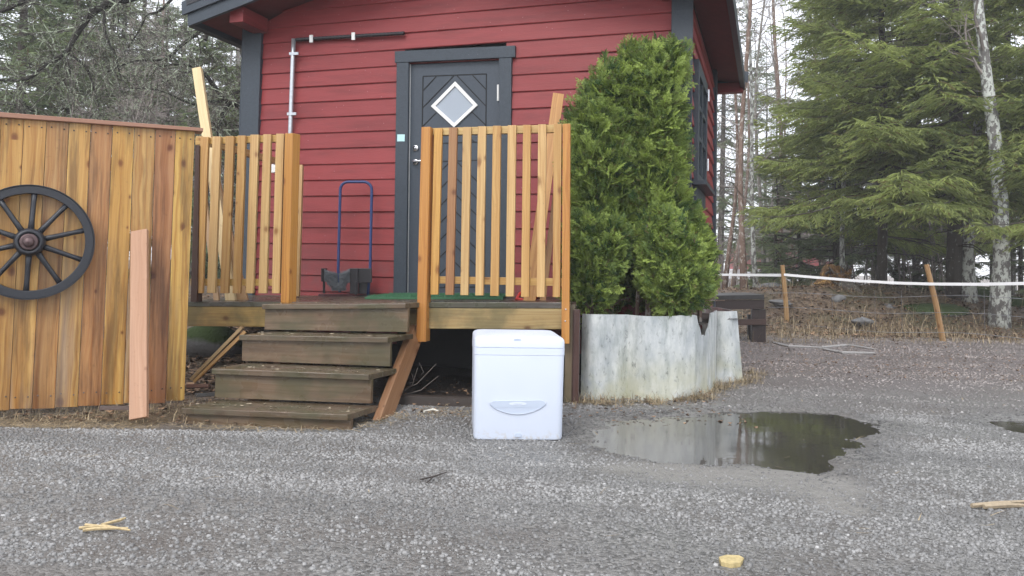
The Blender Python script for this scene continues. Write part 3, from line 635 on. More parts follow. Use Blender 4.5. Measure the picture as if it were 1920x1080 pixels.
# ---------------------------------------------------------------- plank fence and wheel
fA, fB = onz(0, 770), onz(345, 752); fdir = nrm((fB-fA)*[1, 1, 0]); FPH = math.atan2(-fdir[1], fdir[0]); FEN = vplane(fA, FPH)
fence = thing("plank_fence", "tall honey coloured plank fence with a reddish cap board", "fence", [*(fA+fB)[:2]/2, 0])
tops = [-170, -125, -82, -40, 3, 46, 88.5, 130.5, 171.5, 212, 252.5, 292, 330, 366]; bots = [-192, -148, -105, -66, -22, 18, 60, 103, 146, 189, 232, 275.5, 311, 346.5]
ftint = [HONEY, PALE, HONEY, HONEY, (.42, .26, .10), (.43, .27, .11), (.38, .23, .115), (.45, .29, .12), (.37, .205, .105), (.44, .28, .10), (.42, .27, .12), (.30, .155, .085), (.46, .31, .11)]
b = MB(); topy = lambda x: 216+(x/380)*31; boty = lambda x: 770-x*(18/345)
for k in range(len(tops)-1):
    x0, x1, c0, c1 = tops[k], tops[k+1]-.9, bots[k], bots[k+1]-.9; e = random.uniform(-2, 2)
    yb = boty(c0)+e
    if k == 11: yb = 757
    if k == 12: yb = 752
    b.slab([(x0, topy(x0)), (x1, topy(x1)), (c1, yb-1), (c0, yb)], FEN, .022, random.uniform(0, .004), wtint(tuple(1.15*c*h_ for c, h_ in zip(ftint[k], (1.04, 1.0, .78))), .05))
for k in range(len(tops)-1):
    for y0, fr_ in ((16, .0), (-24, 1.0)):
        for u in (.22, .78):
            xt, xb = tops[k]+(tops[k+1]-tops[k])*u, bots[k]+(bots[k+1]-bots[k])*u; x = xt+(xb-xt)*(.03 if fr_ == 0 else .95); yy = (topy(xt)+y0) if fr_ == 0 else boty(xb)+y0
            b.lathe([(.0045, -.002), (.0045, .0012), (.0001, .0014)], FEN.hit(x, yy+random.uniform(-2, 2), .004), FEN.n, 8, (.05, .04, .035))
b.build("board_panel", WOODF, fence, .0025)
b = MB(); q = [FEN.hit(-190, 195, .03), FEN.hit(381, 240, .03), FEN.hit(381, 246.5, .03), FEN.hit(-190, 205.5, .03)]; b.hexa(q+[p-FEN.n*.12 for p in q], (.32, .175, .12)); b.build("cap_board", WOODR, fence, .003)
for yy in (300, 640): MB().slab([(-180, yy-18), (340, yy), (340, yy+24), (-180, yy+8)], FEN, .045, -.024, HONEY).build("back_rail", WOODN, fence)
MB().slab([(366, 272), (373.5, 273), (369, 566), (357, 566)], RAIL, .06, .04, (.06, .03, .02)).build("post", DARKW, fence, .002)
o = FEN.hit(-150, 560, -.07); b = MB(); b.box([o[0], o[1], 0], fdir*.09, -FEN.n*.09, UPV*1.42, HONEY); b.build("post", WOODN, fence)

WC = FEN.hit(57, 454, .05); wr = np.linalg.norm(FEN.hit(57, 346, .05)-FEN.hit(57, 561, .05))/2
wheel = thing("wagon_wheel", "black spoked wagon wheel hung on the plank fence", "wheel", WC)
fx, fy, fz = fdir, UPV, FEN.n
def ring(r0, r1, t0, t1, seg=72):
    b = MB(); vs = []
    for k in range(seg):
        g = 2*math.pi*k/seg; d = fx*math.cos(g)+fy*math.sin(g); vs += [WC+d*r1+fz*t1, WC+d*r0+fz*t1, WC+d*r0+fz*t0, WC+d*r1+fz*t0]
    fs = []
    for k in range(seg):
        a, c = k*4, ((k+1) % seg)*4
        for j in range(4): fs.append((a+j, c+j, c+(j+1) % 4, a+(j+1) % 4))
    return b.add(vs, fs)
ring(wr*.845, wr*.985, -.02, .024).build("rim", IRON, wheel, .003)
ring(wr*.985, wr*1.0, -.026, .030).build("tyre", IRON, wheel, .001)
hubc = WC+fz*.0
for k in range(10):
    g = math.radians(90-2+36*k); d = fx*math.cos(g)+fy*math.sin(g); p0 = WC+d*wr*.17+fz*.028; p1 = WC+d*wr*.88+fz*.004
    MB().tube([p0, p0+(p1-p0)*.3, p0+(p1-p0)*.75, p1], [.0165, .0135, .0125, .0155], 10).build("spoke", IRON, wheel, 0, True)
hb = MB().lathe([(.001, -.03), (.060, -.03), (.072, .0), (.072, .05), (.062, .075), (.050, .08), (.046, .066), (.001, .066)], hubc, fz, 32).build("hub", IRON, wheel, 0, True)
MB().lathe([(.043, .066), (.043, .080), (.034, .086), (.026, .080), (.026, .092), (.016, .101), (.001, .104)], hubc, fz, 28).build("hub_cap", RUST, hb, 0, True)

# ---------------------------------------------------------------- loose boards
def plank(px_top, px_bot, Yt, Yb, wd, th, tint, mat, label, zbase=None):
    p1 = at(*px_top, Yt); p0 = at(*px_bot, Yb); b = MB(); b.beam(p0, p1, wd, th, (0, -1, .2), tint)
    return tag(b.build("loose_board", mat, None, .002), label, "board")
p0 = onz(261, 784); yb_ = p0[1]; yt_ = FEN.hit(262, 433, .03)[1]
plank((262, 433), (260.5, 785), yt_, yb_, .088, .028, (.44, .265, .17), WOODR, "pinkish freshly cut board standing against the plank fence beside the wheel")
plank((370, 129), (434, 566), 6.0, 5.55, .066, .045, (.62, .50, .28), WOODR, "long pale board leaning behind the left railing and rising above it")
plank((386, 268), (456, 566), 6.0, 5.6, .075, .03, (.40, .25, .12), WOODR, "shorter brown board leaning behind the left railing beside the long pale board")
plank((372, 278), (407, 566), 5.75, 5.5, .035, .03, (.38, .26, .15), WOODR, "narrow board leaning behind the left railing next to the fence post")
plank((563, 310), (556, 556), 6.1, 6.0, .045, .045, (.50, .34, .16), WOODN, "upright batten standing against the red wall behind the square railing post")
plank((1047, 178), (992, 567), 5.6, 5.1, .078, .045, (.47, .25, .08), WOODN, "orange board sticking up above the wide railing beside the thuja")
plank((1050, 300), (1017, 567), 5.6, 5.15, .04, .03, (.36, .19, .07), WOODN, "thin brown board leaning behind the right end of the wide railing")
for (a, c, lab) in ((((455, 613), (358, 712)), (.36, .26, .13), "thin batten leaning under the deck edge left of the steps"), (((460, 622), (364, 716)), (.42, .26, .10), "lower of two thin battens under the deck edge left of the steps")):
    p1, p0 = at(*a[0], 4.95), at(*a[1], 4.9); b = MB(); b.beam(p0, p1, .02, .028, (0, -1, 0), c); tag(b.build("loose_batten", WOODN, None, .002), lab, "batten")
for px, py, a, L, wd, c, lab in ((372, 724, .2, .13, .07, (.18, .09, .06), "reddish offcut of board lying left of the bottom step"), (388, 740, .5, .12, .06, (.06, .06, .06), "dark offcut lying behind the bottom step"), (220, 765, .15, .16, .05, (.09, .06, .05), "dark offcut lying under the plank fence")):
    p = onz(px, py, .03); d = np.array([math.cos(a), math.sin(a), 0]); b = MB(); b.beam(p-d*L/2, p+d*L/2, wd, .022, (0, .2, 1), c); tag(b.build("wood_offcut", DARKW, None, .002), lab, "offcut")

# ---------------------------------------------------------------- things on the deck
def deckpt(x, y):                      # a point on the deck floor
    n = np.cross(dkR-dkL, bkL-dkL); return Plane(dkL, n).hit(x, y)
sc = deckpt(650, 555.5); sc0 = sc.copy()
scr = thing("boot_scraper", "boot scraper with black brushes and a tall blue handle", "boot scraper", sc)
SY = sc[1]
def sp(x, y, dy=0.0): return at(x, y, SY+dy)
arc = [sp(637, 548, .06), sp(634, 505, .06), sp(638, 358, .06)]+[sp(653-15*math.cos(t), 356-15*math.sin(t), .06) for t in np.linspace(.2, 1.57, 6)]+[sp(682+15*math.sin(t), 356-15*math.cos(t), .06) for t in np.linspace(0, 1.4, 6)]+[sp(697, 360, .06), sp(694, 505, .06), sp(690, 553, .06)]
MB().tube(arc, .0115, 10).build("handle", BLUE, scr, 0, True)
b = MB()
for x0, x1, y0, y1, d0, dd in ((602, 607, 503, 528, 0, .12), (656, 671, 503, 551, .0, .02), (671, 697, 503, 530, .02, .02), (605, 609, 527, 550, .03, .02), (665, 669, 528, 553, -.01, .02), (672, 690, 530, 551, .06, .03)):
    q = [sp(x0, y0, d0), sp(x1, y0, d0), sp(x1, y1, d0), sp(x0, y1, d0)]; b.hexa(q+[p+np.array([0, dd, 0]) for p in q])
q = [sp(597, 551, .1), sp(697, 552, .1), sp(697, 557.5, -.05), sp(597, 556, -.05)]; b.hexa(q+[p-UPV*.01 for p in q]); b.build("frame", BPLAS, scr, .002)
b = MB()
for k in range(420):
    s_ = random.random(); side = random.choice((0, 1, 2))
    if side == 0: a0, a1 = (608, random.uniform(504, 527)), (random.uniform(618, 632), random.uniform(508, 540))
    elif side == 1: a0, a1 = (656, random.uniform(504, 530)), (random.uniform(634, 648), random.uniform(508, 542))
    else: a0, a1 = (random.uniform(612, 652), random.uniform(528, 533)), (random.uniform(620, 650), random.uniform(540, 547))
    dy = random.uniform(-.02, .06); b.tube([sp(*a0, dy), sp(*a1, dy-.01)], [.0016, .0011], 3, cap=False)
q = [sp(618, 512, .05), sp(648, 512, .05), sp(646, 545, .05), sp(622, 545, .05)]; b.hexa(q+[p+np.array([0, .03, 0]) for p in q]); b.build("brush", BRIST, scr)
mq = [deckpt(*p)+UPV*.001 for p in ((735, 555.0), (950, 556.5), (943, 561.8), (684, 561.0))]
b = MB(); b.hexa([p+UPV*.014 for p in mq]+mq)
for k in range(2600):
    u, v = random.random(), random.random(); p = (mq[0]*(1-u)+mq[1]*u)*(1-v)+(mq[3]*(1-u)+mq[2]*u)*v+UPV*.013; t = np.array([random.uniform(-.01, .01), random.uniform(-.01, .01), random.uniform(.008, .02)])
    b.add([p+[.004, 0, 0], p-[.004, 0, 0], p+t], [(0, 1, 2)])
tag(b.build("door_mat", MATG), "green artificial grass door mat on the porch deck", "mat")
b = MB(); q = [deckpt(972, 562)+UPV*.01]
b.tube([at(984, 546, 5.3), at(975, 551, 5.25), at(969, 560, 5.2), at(982, 563, 5.2), at(1000, 560, 5.2), at(1012, 556, 5.25)], .012, 8); tag(b.build("red_strap", REDS, None, 0, True), "red strap lying on the deck behind the wide railing", "strap")

# ---------------------------------------------------------------- cool box
yaw = math.radians(4); cx_ = np.array([math.cos(yaw), math.sin(yaw), 0]); cyv = np.array([-math.sin(yaw), math.cos(yaw), 0])
cL, cRr = onz(888, 823.5), onz(1054, 822); cO = (cL+cRr)/2; cO[2] = ground(cO[0], cO[1])-.002; cw = np.linalg.norm((cRr-cL)[:2])/2
hTop = .482; cdp = .44
cb = thing("cool_box", "white plastic cool box standing on the gravel beside the steps", "cool box", cO)
def rrect(hw, d0, d1, r, z, n=6):
    out = []
    for (sx, yy) in ((1, d0+r), (1, d1-r), (-1, d1-r), (-1, d0+r)):
        base = {(1, d0+r): -90, (1, d1-r): 0, (-1, d1-r): 90, (-1, d0+r): 180}[(sx, yy)]
        for k in range(n+1):
            g = math.radians(base+90*k/n); out.append(cO+cx_*(sx*(hw-r)+r*math.cos(g))+cyv*(yy+r*math.sin(g))+UPV*z)
    return out
def loft(levels, name, mat, parent, bev=0):
    b = MB(); vs = []; n = None
    for hw, d0, d1, r, z in levels: q = rrect(hw, d0, d1, r, z); n = len(q); vs += q
    fs = [(i*n+k, i*n+(k+1) % n, (i+1)*n+(k+1) % n, (i+1)*n+k) for i in range(len(levels)-1) for k in range(n)]
    fs += [tuple(range(n))[::-1], tuple(range((len(levels)-1)*n, len(levels)*n))]
    o = b.add(vs, fs).build(name, mat, parent, bev, True)
    md = o.modifiers.new("edge_split", 'EDGE_SPLIT'); md.split_angle = math.radians(32)
    return o
zl = hTop-.052
body = loft([(cw-.012, .012, cdp-.012, .03, 0), (cw-.003, .003, cdp-.003, .03, .006), (cw, 0, cdp, .03, .016), (cw+.004, -.004, cdp+.004, .032, zl-.036), (cw+.0055, -.0055, cdp+.0055, .032, zl-.034), (cw+.006, -.006, cdp+.006, .032, zl-.002), (cw+.002, -.002, cdp+.002, .03, zl-.001)], "body", COOL, cb)
lid = loft([(cw+.003, -.003, cdp+.003, .03, zl-.001), (cw+.0055, -.006, cdp+.006, .032, zl+.001), (cw+.005, -.0055, cdp+.005, .032, zl+.026), (cw+.003, -.003, cdp+.003, .032, zl+.036), (cw-.004, .005, cdp-.005, .032, zl+.044), (cw-.016, .018, cdp-.018, .03, zl+.049), (cw-.03, .03, cdp-.03, .03, zl+.051)], "lid", COOL, cb)
def cf(px, py):          # pixel on the front face
    return Plane(cO-cyv*.001, -cyv).hit(px, py)
fo = Plane(cO-cyv*.0045, -cyv)
# handle recess as a dished grey scoop framed by a pale lip
up_ = [(919.5, 754.5), (924, 751.5), (1015, 749.8), (1022, 752), (1024, 757), (1020, 761)]; lowc = [(1020-(1020-923)*t, 761+15.5*math.sin(math.pi*t)**.8+1.5*t) for t in np.linspace(.08, .97, 14)]+[(918.5, 758.5)]
loop = up_+lowc; cc = np.mean(loop, 0); ins = [tuple(cc+(np.array(p)-cc)*[.975, .90]) for p in loop]
b = MB(); n = len(loop); A = [fo.hit(*p, .001) for p in loop]; B_ = [fo.hit(*p, .0045) for p in [tuple(cc+(np.array(q)-cc)*[.99, .96]) for q in loop]]; C_ = [fo.hit(*p, .0012) for p in ins]
b.add(A+B_+C_, [(k, (k+1) % n, n+(k+1) % n, n+k) for k in range(n)]+[(n+k, n+(k+1) % n, 2*n+(k+1) % n, 2*n+k) for k in range(n)]); hnd = b.build("handle_lip", COOL, body, 0, True)
b = MB(); b.add([fo.hit(*p, .0015) for p in ins], [tuple(range(n))]); b.build("handle_recess", COOLG, body)
b = MB(); q = [fo.hit(*p, .003) for p in ((921, 753.5), (1021, 751.6), (1021, 760.5), (1014, 763), (928, 764.3), (920.5, 759))]; q2 = [p+cyv*.003 for p in q]
b.add(q+q2, [(0, 1, 2, 3, 4, 5)]+[(k, (k+1) % 6, 6+(k+1) % 6, 6+k) for k in range(6)]); b.build("handle_grip", COOLG, body)
b = MB(); el = [(971+16.5*math.cos(t), 757+3.4*math.sin(t)) for t in np.linspace(0, 6.28, 25)[:-1]]; b.add([fo.hit(*p, .0042) for p in el], [tuple(range(24))]); b.build("badge", COOL, body)
for sz, sx, sy, mat_ in ((.0085, 971, 757.4, COOLG),):       # embossed script on the badge
    cu = bpy.data.curves.new("badge_lettering", 'FONT'); cu.body = "refrigerator"; cu.size = sz; cu.extrude = .0003; cu.align_x = 'CENTER'; cu.align_y = 'CENTER'; cu.shear = .2
    tmp = bpy.data.objects.new("tmp", cu); COL.objects.link(tmp); bpy.context.view_layer.update(); me_ = bpy.data.meshes.new_from_object(tmp.evaluated_get(bpy.context.evaluated_depsgraph_get())); bpy.data.objects.remove(tmp)
    me_.materials.clear(); me_.materials.append(COOLG); t = bpy.data.objects.new("badge_lettering", me_); COL.objects.link(t); t.parent = body
    p = fo.hit(sx, sy, .0046)-cO; t.matrix_local = Matrix(((cx_[0], 0, -cyv[0], p[0]), (cx_[1], 0, -cyv[1], p[1]), (0, 1, 0, p[2]), (0, 0, 0, 1)))
b = MB(); q = [(965.8, 819.5), (965.8, 814.5), (968, 812.6), (975, 812.6), (977.5, 814.5), (977.5, 819.5)]; b.add([fo.hit(*p, .001) for p in q]+[fo.hit(*p, -.004) for p in q], [(5, 4, 3, 2, 1, 0)]+[(k, (k+1) % 6, 6+(k+1) % 6, 6+k) for k in range(6)]); b.build("drain_plug", COOLG, body)
b = MB(); zc = zl+.006; fo2 = Plane(cO-cyv*.0095, -cyv); b.slab([(963, 635), (977, 634.8), (977, 636.8), (963, 637)], fo2, .003, .001); b.build("lid_mark", COOLG, lid)

# ---------------------------------------------------------------- planter and thujas
PH_ = .512
pl = [onz(*p) for p in ((1089, 744), (1105, 748.2), (1135, 748.5), (1174, 745.5), (1205, 749.3), (1235, 750), (1268, 748.5), (1302, 744.5), (1322, 738), (1336, 729), (1343, 716))]
top_off = np.array([0.0, 0.0, 0])
planter = thing("planter", "pale weathered planter of bent sheet panels with a torn notch", "planter", [*np.mean(pl, 0)[:2], 0])
# front sheet with a U notch at px 1306..1333
def catm(P, n):
    P = np.array(P); out = []
    for i in range(len(P)-1):
        p0, p1, p2, p3 = P[max(i-1, 0)], P[i], P[i+1], P[min(i+2, len(P)-1)]
        for k in range(n):
            t = k/n; out.append(.5*((2*p1)+(-p0+p2)*t+(2*p0-5*p1+4*p2-p3)*t*t+(-p0+3*p1-3*p2+p3)*t**3))
    return np.array(out+[P[-1]])
base = np.concatenate([catm(pl[:4], 8)[:-1], catm(pl[3:8], 8)[:-1], catm(pl[7:], 8)])
def pxof(p): d = p-CAM; z = d@_f; return 960+FPX*(d@CR)/z
def sheet(base, name, notch=None, ht=PH_):
    vs = []; fs = []; n = len(base); T = .009
    for i, p in enumerate(base):
        t = nrm(base[min(i+1, n-1)]-base[max(i-1, 0)]); nn = np.array([-t[1], t[0], 0])
        h = ht+.003*math.sin(i*.13); x = pxof(p+UPV*h)
        if notch:
            x0, x1, dpt = notch
            if x0 < x < x1: u = (x-x0)/(x1-x0); h -= dpt*(min(1, u/.38)**.7 if u < .68 else max(0, (1-u)/.32)**.6)*(1+.06*math.sin(u*23))
        out = -nn*T*0
        vs += [p-UPV*.05, p+UPV*h, p+nn*T+UPV*h, p+nn*T-UPV*.05]
    for i in range(n-1):
        a, c = i*4, (i+1)*4
        for j in range(4): fs.append((a+j, c+j, c+(j+1) % 4, a+(j+1) % 4))
    fs += [(0, 1, 2, 3), tuple((n-1)*4+k for k in (3, 2, 1, 0))]
    b = MB(); b.add(vs, fs); o = b.build(name, PLANT, planter, 0, True); md = o.modifiers.new("edge_split", 'EDGE_SPLIT'); md.split_angle = math.radians(9); return o
dense = np.concatenate([base[:48], catm(base[48:], 9)])
sheet(dense, "front_sheet", (1307, 1333, .135))
p2 = catm([base[-1]+[.004, .012, 0], onz(1368, 716.5), onz(1394, 714)], 6)
tilt = (at(1383, 582, p2[-1][1])-at(1396, 582, p2[-1][1]))*[1, 1, 0]
vs = []; fs = []
for i, p in enumerate(p2):
    s_ = i/(len(p2)-1); vs += [p-UPV*.05, p+UPV*.505+tilt*s_, p+UPV*.505+tilt*s_+[0, .01, 0], p+[0, .01, -.05]]
for i in range(len(p2)-1):
    a, c = i*4, (i+1)*4
    for j in range(4): fs.append((a+j, c+j, c+(j+1) % 4, a+(j+1) % 4))
fs += [(0, 1, 2, 3), tuple((len(p2)-1)*4+k for k in (3, 2, 1, 0))]
MB().add(vs, fs).build("side_sheet", PLANT, planter)
bl = catm([p2[-1]+[-.04, .10, 0], p2[-1]+[.0, .5, 0], p2[-1]+[-.1, 1.0, 0], p2[-1]+[-.8, 1.15, 0]], 6); sheet(bl[::-1], "back_sheet", None, .49)
poly = [p+[0, .02, 0] for p in base[::4]]+[p for p in p2[1::3]]+[bl[8]-[.03, 0, 0], bl[-1], onz(1089, 744)+[.0, 1.0, 0]]
b = MB(); b.add([[p[0], p[1], .44+.02*random.random()] for p in poly], [tuple(range(len(poly)))]); b.build("soil", SOIL, planter)

def thuja_spray(rng):         # one flat fan of scale leaves, about 10 cm long, +x outward, few dozen narrow quads
    Q = []
    def bl(p, a, L, wd, lvl):
        d = np.array([math.cos(a), math.sin(a)]); s_ = np.array([-d[1], d[0]]); e = p+d*L
        Q.append([p-s_*wd/2, p+s_*wd/2, e+s_*wd*.30, e-s_*wd*.30])
        if lvl:
            n = 5 if lvl == 2 else 3
            for k in range(n):
                t = .2+.75*(k+.5)/n
                for sg in (-1, 1):
                    if rng.random() < .93: bl(p+d*L*t, a+sg*rng.uniform(.45, .85), L*(.52 if lvl == 2 else .45)*(1.15-.7*t)*rng.uniform(.8, 1.2), wd*.85, lvl-1)
    bl(np.zeros(2), 0, .092, .0042, 2); Q = np.array(Q); Z = -.9*(Q[..., 0]**2)*3+RNG.normal(0, .002, Q.shape[:2]); return np.concatenate([Q, Z[..., None]], -1)
SPR = [thuja_spray(random.Random(i)) for i in range(6)]
def frames(O, U):                      # rotation matrices whose x axis is O and z near U
    O = O/np.linalg.norm(O, axis=1, keepdims=True); Yx = np.cross(U, O); Yx /= np.linalg.norm(Yx, axis=1, keepdims=True)+1e-9; Zx = np.cross(O, Yx); return np.stack([O, Yx, Zx], -1)
def thuja(lobes, n, base_px, label, Y, hue=0.0, stems=5):
    n = int(n*1.45)
    """lobes: (px, py, rx, ry, dY) ellipsoids in photo pixels at depth Y+dY"""
    bp = at(*base_px, Y); bp[2] = .43
    root = thing("thuja_shrub", label, "shrub", bp, "thuja shrubs in the planter")
    wts = np.array([l[2]*l[3] for l in lobes], float); cnt = (n*wts/wts.sum()).astype(int); V, F, T = [], [], []; k0 = 0
    for (px, py, rx, ry, dY), m in zip(lobes, cnt):
        c = at(px, py, Y+dY); sx, sz = rx*(Y+dY)/FPX, ry*(Y+dY)/FPX; sy = sx*.95
        d = RNG.normal(size=(m, 3)); d /= np.linalg.norm(d, axis=1, keepdims=True); rr_ = 1-.55*RNG.random(m)**2.2
        lump = 1+.15*np.sin(d[:, 0]*7+d[:, 2]*9+px)+.12*np.sin(d[:, 1]*11-d[:, 2]*13+py)
        P = c+d*np.array([sx, sy, sz])*(rr_*lump*.94)[:, None]
        out = d*np.array([1/sx, 1/sy, 1/sz])*.1; out /= np.linalg.norm(out, axis=1, keepdims=True)
        O = out*.75+RNG.normal(size=(m, 3))*.35+np.array([0, 0, .75]); R_ = frames(O, RNG.normal(size=(m, 3)))
        sc_ = .55+.75*RNG.random(m); tn = np.clip(.58+hue+.33*RNG.normal(size=m)+.25*np.sin(d[:, 0]*5+d[:, 2]*6+py), 0, 1)
        for v in range(6):
            I = np.where(np.arange(m) % 6 == v)[0]; B = SPR[v]; q = B.shape[0]
            W = np.einsum('nij,qkj->nqki', R_[I], B)*sc_[I][:, None, None, None]+P[I][:, None, None]
            W = W.reshape(-1, 3); V.append(W); F.append(np.arange(len(W)).reshape(-1, 4)+k0); k0 += len(W); T.append(np.repeat(np.clip(tn[I], 0, 1), q*4))
    T = np.concatenate(T); Bn = np.repeat(np.where(RNG.random(len(T)//4//8+1) > .965, .75, 0), 32)[:len(T)]; o = big_mesh("foliage", np.concatenate(V), np.concatenate(F), THUJA, np.stack([T, Bn, Bn*0], -1), root, bp)
    b = MB()
    for k in range(stems):
        l = lobes[k % len(lobes)]; tp = at(l[0]+random.uniform(-.3, .3)*l[2], l[1]-.35*l[3], Y+l[4]); s0 = bp+[random.uniform(-.08, .08), random.uniform(-.06, .06), 0]
        m_ = (s0+tp)/2+np.array([random.uniform(-.06, .06), random.uniform(-.05, .05), .05]); b.tube([s0, m_, tp], [.014, .010, .004], 6)
        for j in range(7):
            a = s0+(m_-s0)*random.uniform(.1, 1); e = a+np.array([random.uniform(-.16, .16), random.uniform(-.16, .05), random.uniform(.02, .2)]); b.tube([a, (a+e)/2+[0, 0, .02], e], [.005, .004, .002], 4)
    b.build("stem", BARKP, root); return root
thuja([(1222, 142, 44, 50, .0), (1190, 128, 24, 36, .04), (1256, 124, 24, 36, .0), (1226, 215, 46, 80, .0), (1230, 300, 46, 85, .0), (1226, 385, 50, 80, .0), (1205, 440, 44, 70, .1), (1192, 170, 30, 56, .05), (1178, 230, 30, 70, .06), (1250, 420, 46, 70, .1), (1180, 330, 34, 80, .05)], 5200, (1215, 590), "tallest thuja shrub reaching up past the cabin corner board", 5.42, .05)
thuja([(1146, 172, 34, 44, .0), (1168, 185, 26, 50, .03), (1122, 235, 48, 55, .0), (1120, 310, 52, 70, -.02), (1118, 395, 48, 70, 0), (1150, 330, 46, 90, .08), (1172, 250, 36, 80, .08), (1160, 430, 48, 70, .1), (1182, 520, 34, 70, .42), (1215, 520, 34, 70, .42)], 4600, (1130, 590), "second tallest thuja shrub beside the wide railing", 5.36, -.02)
thuja([(1110, 500, 36, 46, 0), (1105, 555, 30, 34, 0), (1135, 470, 32, 40, .02), (1098, 450, 24, 40, .03)], 1700, (1110, 592), "low dark thuja shrub at the planter corner beside the railing post", 5.15, -.12)
thuja([(1252, 478, 42, 52, 0), (1260, 530, 48, 50, -.03), (1240, 440, 30, 36, .03), (1280, 530, 34, 44, 0)], 2400, (1258, 590), "bright green rounded thuja shrub in the front of the planter", 5.14, .05)
thuja([(1300, 485, 24, 42, 0), (1302, 525, 24, 42, 0.05), (1290, 440, 20, 40, .1)], 1500, (1312, 588), "small thuja shrub at the right end of the planter", 5.45, .0)

# ---------------------------------------------------------------- straw, litter, twigs
def along(pxs, n, jit, zz=0):
    P = np.array([onz(*p)[:2] for p in pxs]); t = RNG.random(n)*(len(P)-1); i = t.astype(int).clip(0, len(P)-2); f = (t-i)[:, None]; q = P[i]*(1-f)+P[i+1]*f+RNG.normal(size=(n, 2))*jit; return q[:, 0], q[:, 1]
lst = []
x, y = along([(1092, 752), (1140, 754), (1230, 754), (1310, 746), (1345, 725), (1395, 718), (1420, 700)], 2600, .05); k_ = RNG.random(len(x)) < .1+.9*smooth(.5+1.2*lownoise(x*5, y*5, 3, 12)); x, y = x[k_], y[k_]; lst.append(blades(x, y, .02+.075*RNG.random(len(x))**2, .003, .5+.5*RNG.random(len(x)), strawcol(len(x), .3))); lst.append(blades(x, y-.03, .04+.06*RNG.random(len(x)), .0035, .5+.5*RNG.random(len(x)), strawcol(len(x), .4), flat=True))
x, y = along([(1400, 636), (1500, 624), (1620, 624), (1740, 630), (1920, 636)], 5200, .55); y = np.maximum(y, 8.9); k_ = RNG.random(len(x)) < .15+.85*smooth(.5+.9*lownoise(x*2.6, y*2.6, 3, 12)); x, y = x[k_], y[k_]
lst.append(blades(x, y, .05+.20*RNG.random(len(x))**2.5, .0045, .55+.45*RNG.random(len(x)), strawcol(len(x), .3)))
lst.append(blades(x, y+.1, .08+.16*RNG.random(len(x)), .005, .5+.5*RNG.random(len(x)), strawcol(len(x), .4), flat=True))
x, y = RNG.uniform(4, 9, 3400), RNG.uniform(10.5, 15, 3400); k_ = RNG.random(len(x)) < smooth(.35+.9*lownoise(x*2, y*2, 3, 12)); x, y = x[k_], y[k_]; lst.append(blades(x, y, .08+.4*RNG.random(len(x))**3, .005, .4+.6*RNG.random(len(x)), strawcol(len(x), .25)))
x, y = RNG.uniform(-3.2, -1.75, 2600), RNG.uniform(3.85, 4.5, 2600); lst.append(blades(x, y, .03+.09*RNG.random(len(x)), .0035, .5+.5*RNG.random(len(x)), strawcol(len(x), .3), flat=True))
x, y = RNG.uniform(-3, -1.3, 500), RNG.uniform(4.1, 4.6, 500); lst.append(blades(x, y, .03+.06*RNG.random(len(x)), .003, .3+.6*RNG.random(len(x)), strawcol(len(x), .3)))
x, y = RNG.uniform(-3.2, -1.4, 2500), RNG.uniform(5.0, 9, 2500); lst.append(blades(x, y, .05+.12*RNG.random(len(x)), .006, .5+.5*RNG.random(len(x)), strawcol(len(x), .25), flat=True))
x, y = along([(340, 790), (480, 797), (680, 790), (760, 778), (880, 775)], 420, .08); lst.append(blades(x, y, .03+.09*RNG.random(len(x)), .004, .5+.5*RNG.random(len(x)), strawcol(len(x), .3), flat=True, zoff=.008))
x, y = RNG.uniform(-2, 4.5, 260), RNG.uniform(2.3, 8, 260); lst.append(blades(x, y, .02+.07*RNG.random(len(x)), .0035, .5+.5*RNG.random(len(x)), strawcol(len(x), .25), flat=True, zoff=.008))
pack("dry_grass", lst, STRAW, "yellowed dry grass and straw along the planter, fence and yard edge", "dry grass")
def leaves(X, Y, s, tint):
    n = len(X); a = RNG.random(n)*6.28; t = RNG.normal(size=(n, 2))*.5; Z = ground(X, Y)+.006+.012*RNG.random(n); P = []
    for u, v in ((-1, 0), (0, -.6), (1, 0), (0, .6)):
        dx, dy = (u*np.cos(a)-v*np.sin(a))*s, (u*np.sin(a)+v*np.cos(a))*s; P.append(np.stack([X+dx, Y+dy, Z+np.abs(dx*t[:, 0]+dy*t[:, 1])], -1))
    V = np.stack(P, 1); return V.reshape(-1, 3), np.arange(n*4).reshape(-1, 4), np.repeat(tint, 4, 0)
def leafcol(n): k = RNG.random(n); return np.stack([.11+.21*k, .07+.135*k, .045+.08*k], -1)*(.25+1.35*RNG.random((n, 1))**1.5)
lst = []
for (x0, x1, y0, y1, n, s0) in ((2.6, 9, 9.9, 16, 15000, .026), (-3.2, -1.35, 4.1, 8.5, 3000, .016), (-2.3, -1.1, 4.8, 7.2, 5200, .022), (1.5, 5, 6.0, 10, 2600, .012), (-.9, 1.3, 4.2, 5.6, 900, .012), (-12, 0, 9, 20, 3500, .04), (9, 16, 10, 20, 3000, .04)):
    x, y = RNG.uniform(x0, x1, n), RNG.uniform(y0, y1, n); lst.append(leaves(x, y, s0*(.5+RNG.random(n)), leafcol(n)))
pack("leaf_litter", lst, STRAW, "brown leaf litter and bark chips on the forest floor", "leaf litter")
tag(STEPLIT.build('step_litter', STRAW), 'small pale leaf and bark scraps lying on the wooden treads', 'litter', kind='stuff')
def chip(pxs, c, lab, name, cat, r=.006, mat=STRAW):
    b = MB()
    for p in pxs: b.tube([onz(x, y, .012) for x, y in p], [r, r*1.1, r*.6] if len(p) == 3 else r, 5, c)
    return tag(b.build(name, mat), lab, cat)
